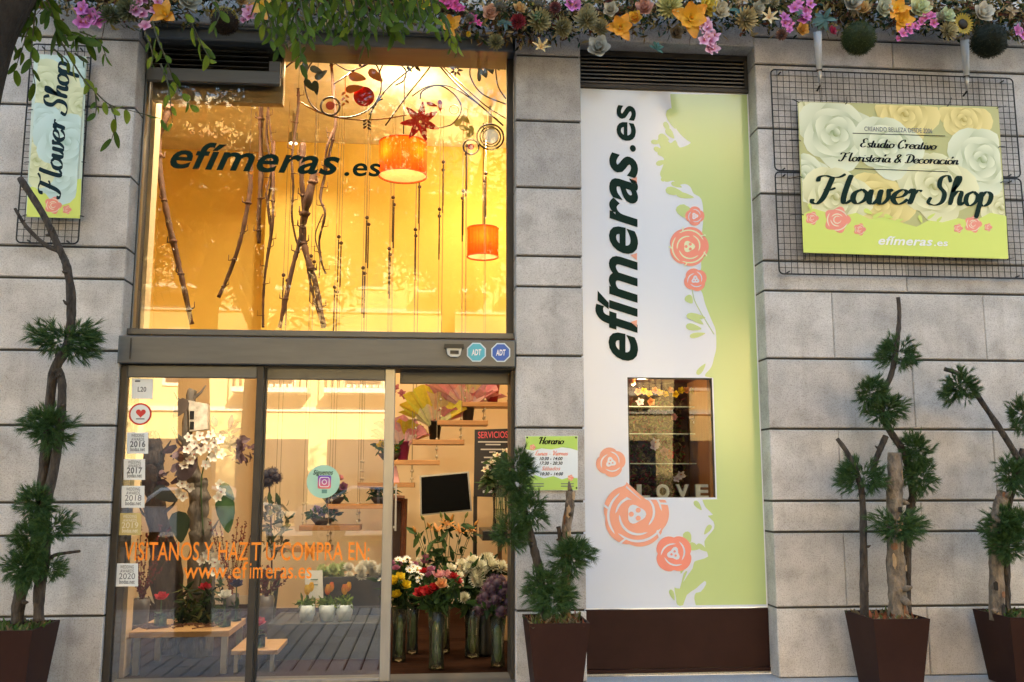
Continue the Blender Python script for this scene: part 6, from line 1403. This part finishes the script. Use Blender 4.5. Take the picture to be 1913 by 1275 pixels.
for a_, b_ in (((355, 768), (362, 784)), ((355, 788), (362, 803))): bx('lantern_window', (P(*a_, Y - .104).x, Y - .106, P(*b_, Y - .104).z), (P(*b_, Y - .104).x, Y - .101, P(*a_, Y - .104).z), BLACKW, DW)
def bigleaf(x, y, ln, wd, ang, c, Yy=Y - .2):
    pts = leafshape(x, y, ln, wd, ang); m = MB(); m.slab([P(px_, py_, Yy + .0006 * (px_ - x)) for px_, py_ in pts], (0, .004, 0)); obj('big_leaf', m, mat('leaf_%d_%d' % (x, y), c, .5, var=.2, vscale=10), DW)
bigleaf(336, 764, 44, 22, 2.2, (.07, .045, .03)); bigleaf(422, 960, 74, 34, 1.45, (.035, .10, .022)); bigleaf(336, 985, 60, 36, 1.5, (.018, .04, .015)); bigleaf(425, 920, 40, 20, .9, (.04, .09, .03)); bigleaf(310, 925, 50, 26, .5, (.03, .035, .03)); bigleaf(350, 880, 46, 26, -.6, (.05, .03, .035))
m = MB()
for cx, cy, n in ((440, 835, 26), (415, 815, 16), (460, 848, 14), (345, 850, 14), (325, 890, 16)):
    scatter(m, [P(cx + g.uniform(-22, 22), cy + g.uniform(-18, 18), Y + g.uniform(-.1, .1)) for _ in range(n)], .10, [(.16, .09, .11), (.24, .16, .18), (.10, .05, .06)], g, 1.6)
obj('dried_leaves', m, LEAFM, DW, 'stuff')
WO = ('orchid', (.86, .84, .74), (.92, .91, .84))
for x, y in [(352, 818), (362, 830), (372, 815), (385, 822), (395, 812), (402, 828), (390, 838), (376, 842), (364, 848), (350, 840), (408, 842), (412, 822), (396, 856), (384, 868), (356, 860), (345, 870), (414, 850), (340, 905), (356, 910), (336, 920), (342, 928), (410, 905), (414, 920), (408, 930), (412, 945), (385, 1035), (394, 1045), (402, 1052), (378, 1048), (410, 1062), (398, 1068), (412, 1082), (404, 1040)]:
    put('orchid_blossom', flower(*WO), DW, P(x, y, Y - .22 + g.uniform(-.04, .04)), .045, (g.uniform(-.4, .4), -1, .1), .3)
obj('orchid_stem', MB(True).tube(spline([P(x, y, Y - .16) for x, y in ((380, 1000), (376, 900), (390, 850), (412, 815))], 5), .006, 5), STEM, DW); obj('orchid_stem', MB(True).tube(spline([P(x, y, Y - .16) for x, y in ((372, 1100), (380, 1060), (395, 1038), (414, 1085))], 5), .006, 5), STEM, DW)
DF = thing('dark_hydrangea', 'dark dried hydrangea head on a stem behind the sliding door stile', 'dried flower', Vector((X(503, 1150, 1.4), 1.4, zP)), 'dried flowers')
for x, y in ((495, 888), (508, 884), (502, 900), (516, 892), (490, 902)): put('flower', flower('ball', (.035, .014, .02), (.07, .03, .04)), DF, P(x, y, 1.4), .06)
obj('stem', MB(True).tube(spline([Vector((X(503, 1150, 1.4), 1.4, zP + .02)), P(508, 1040, 1.4), P(503, 900, 1.4)], 5), .008, 5), WOODD, DF)
obj('vase', MB(True).lathe((X(503, 1150, 1.4), 1.4, zP + .001), [(.001, .003), (.05, .003), (.07, .25), (.10, .38), (.095, .38), (.06, .24), (.001, .02)], 14), VG, DF)
m = MB(); scatter(m, [P(510 + g.uniform(-18, 26), 985 + g.uniform(-45, 40), 1.4 + g.uniform(-.08, .08)) for _ in range(80)], .09, [(.05, .08, .03), (.14, .13, .05), (.3, .27, .2)], g); obj('foliage', m, LEAFM, DF, 'stuff')
FP = thing('floor_plants', 'mass of low dark green plants and twigs along the bench', 'plants', (X(350, 1160, .95), .95, zB)); m = MB()
scatter(m, [Vector((g.uniform(X(330, 1160, .95), X(415, 1160, .95)), g.uniform(.8, 1.1), zB + g.random() ** 2 * .28)) for _ in range(300)], .08, [(.03, .06, .02), (.05, .09, .03), (.12, .13, .04), (.02, .03, .015)], g, 2.6); obj('foliage', m, LEAFM, FP, 'stuff')
m = MB(True)
for _ in range(60):
    p = Vector((g.uniform(X(250, 1175, .7), X(400, 1175, .7)), g.uniform(.58, .8), zB + .012)); d = Vector((g.uniform(-1, 1), g.uniform(-.4, .4), .08)) * .06; m.tube([p - d, p + vr(g) * .008, p + d], .005, 4, False)
obj('twigs', m, WOODD, FP, 'stuff')
# ------------------------------------------------------------------ flowers in the little show window
BX = thing('boxed_flowers', 'flower wall of greens, yellow and lilac blooms inside the small show window', 'flower display', ((wx0 + wx1) / 2, PY + .45, wz0)); m = MB()
scatter(m, [Vector((g.uniform(wx0 + .05, wx1 - .10), PY + g.uniform(.50, .60), g.uniform(wz0, wz0 + .80))) for _ in range(1700)], .045, [(.07, .08, .02), (.12, .13, .04), (.10, .06, .03), (.18, .13, .06), (.16, .03, .03)], g, 2.0); obj('foliage', m, LEAFM, BX, 'stuff')
for x, y, c, s_ in [(1192 + i * 10, 733 + g.uniform(-5, 5), YR if i % 3 else OR_, .03) for i in range(12)] + [(1195, 752, ('orchid', (.6, .5, .55), (.75, .68, .72)), .04), (1215, 751, OR_, .035), (1292, 780, ('orchid', (.65, .42, .5), (.78, .6, .66)), .035), (1300, 788, ('orchid', (.5, .45, .65), (.65, .6, .75)), .035), (1224, 828, ('orchid', (.5, .45, .65), (.65, .6, .75)), .045), (1222, 836, ('orchid', (.5, .45, .65), (.65, .6, .75)), .04), (1272, 888, ('orchid', (.55, .5, .62), (.7, .68, .76)), .04), (1264, 896, ('orchid', (.55, .5, .62), (.7, .68, .76)), .035), (1240, 845, PU, .04), (1250, 850, RR, .04), (1258, 780, PR, .03)]:
    put('flower', flower(*c), BX, P(x, y, PY + .44), s_, (0, -1, .2), .3)
# a small pot plant standing just outside the doorway glass is part of the street: none here
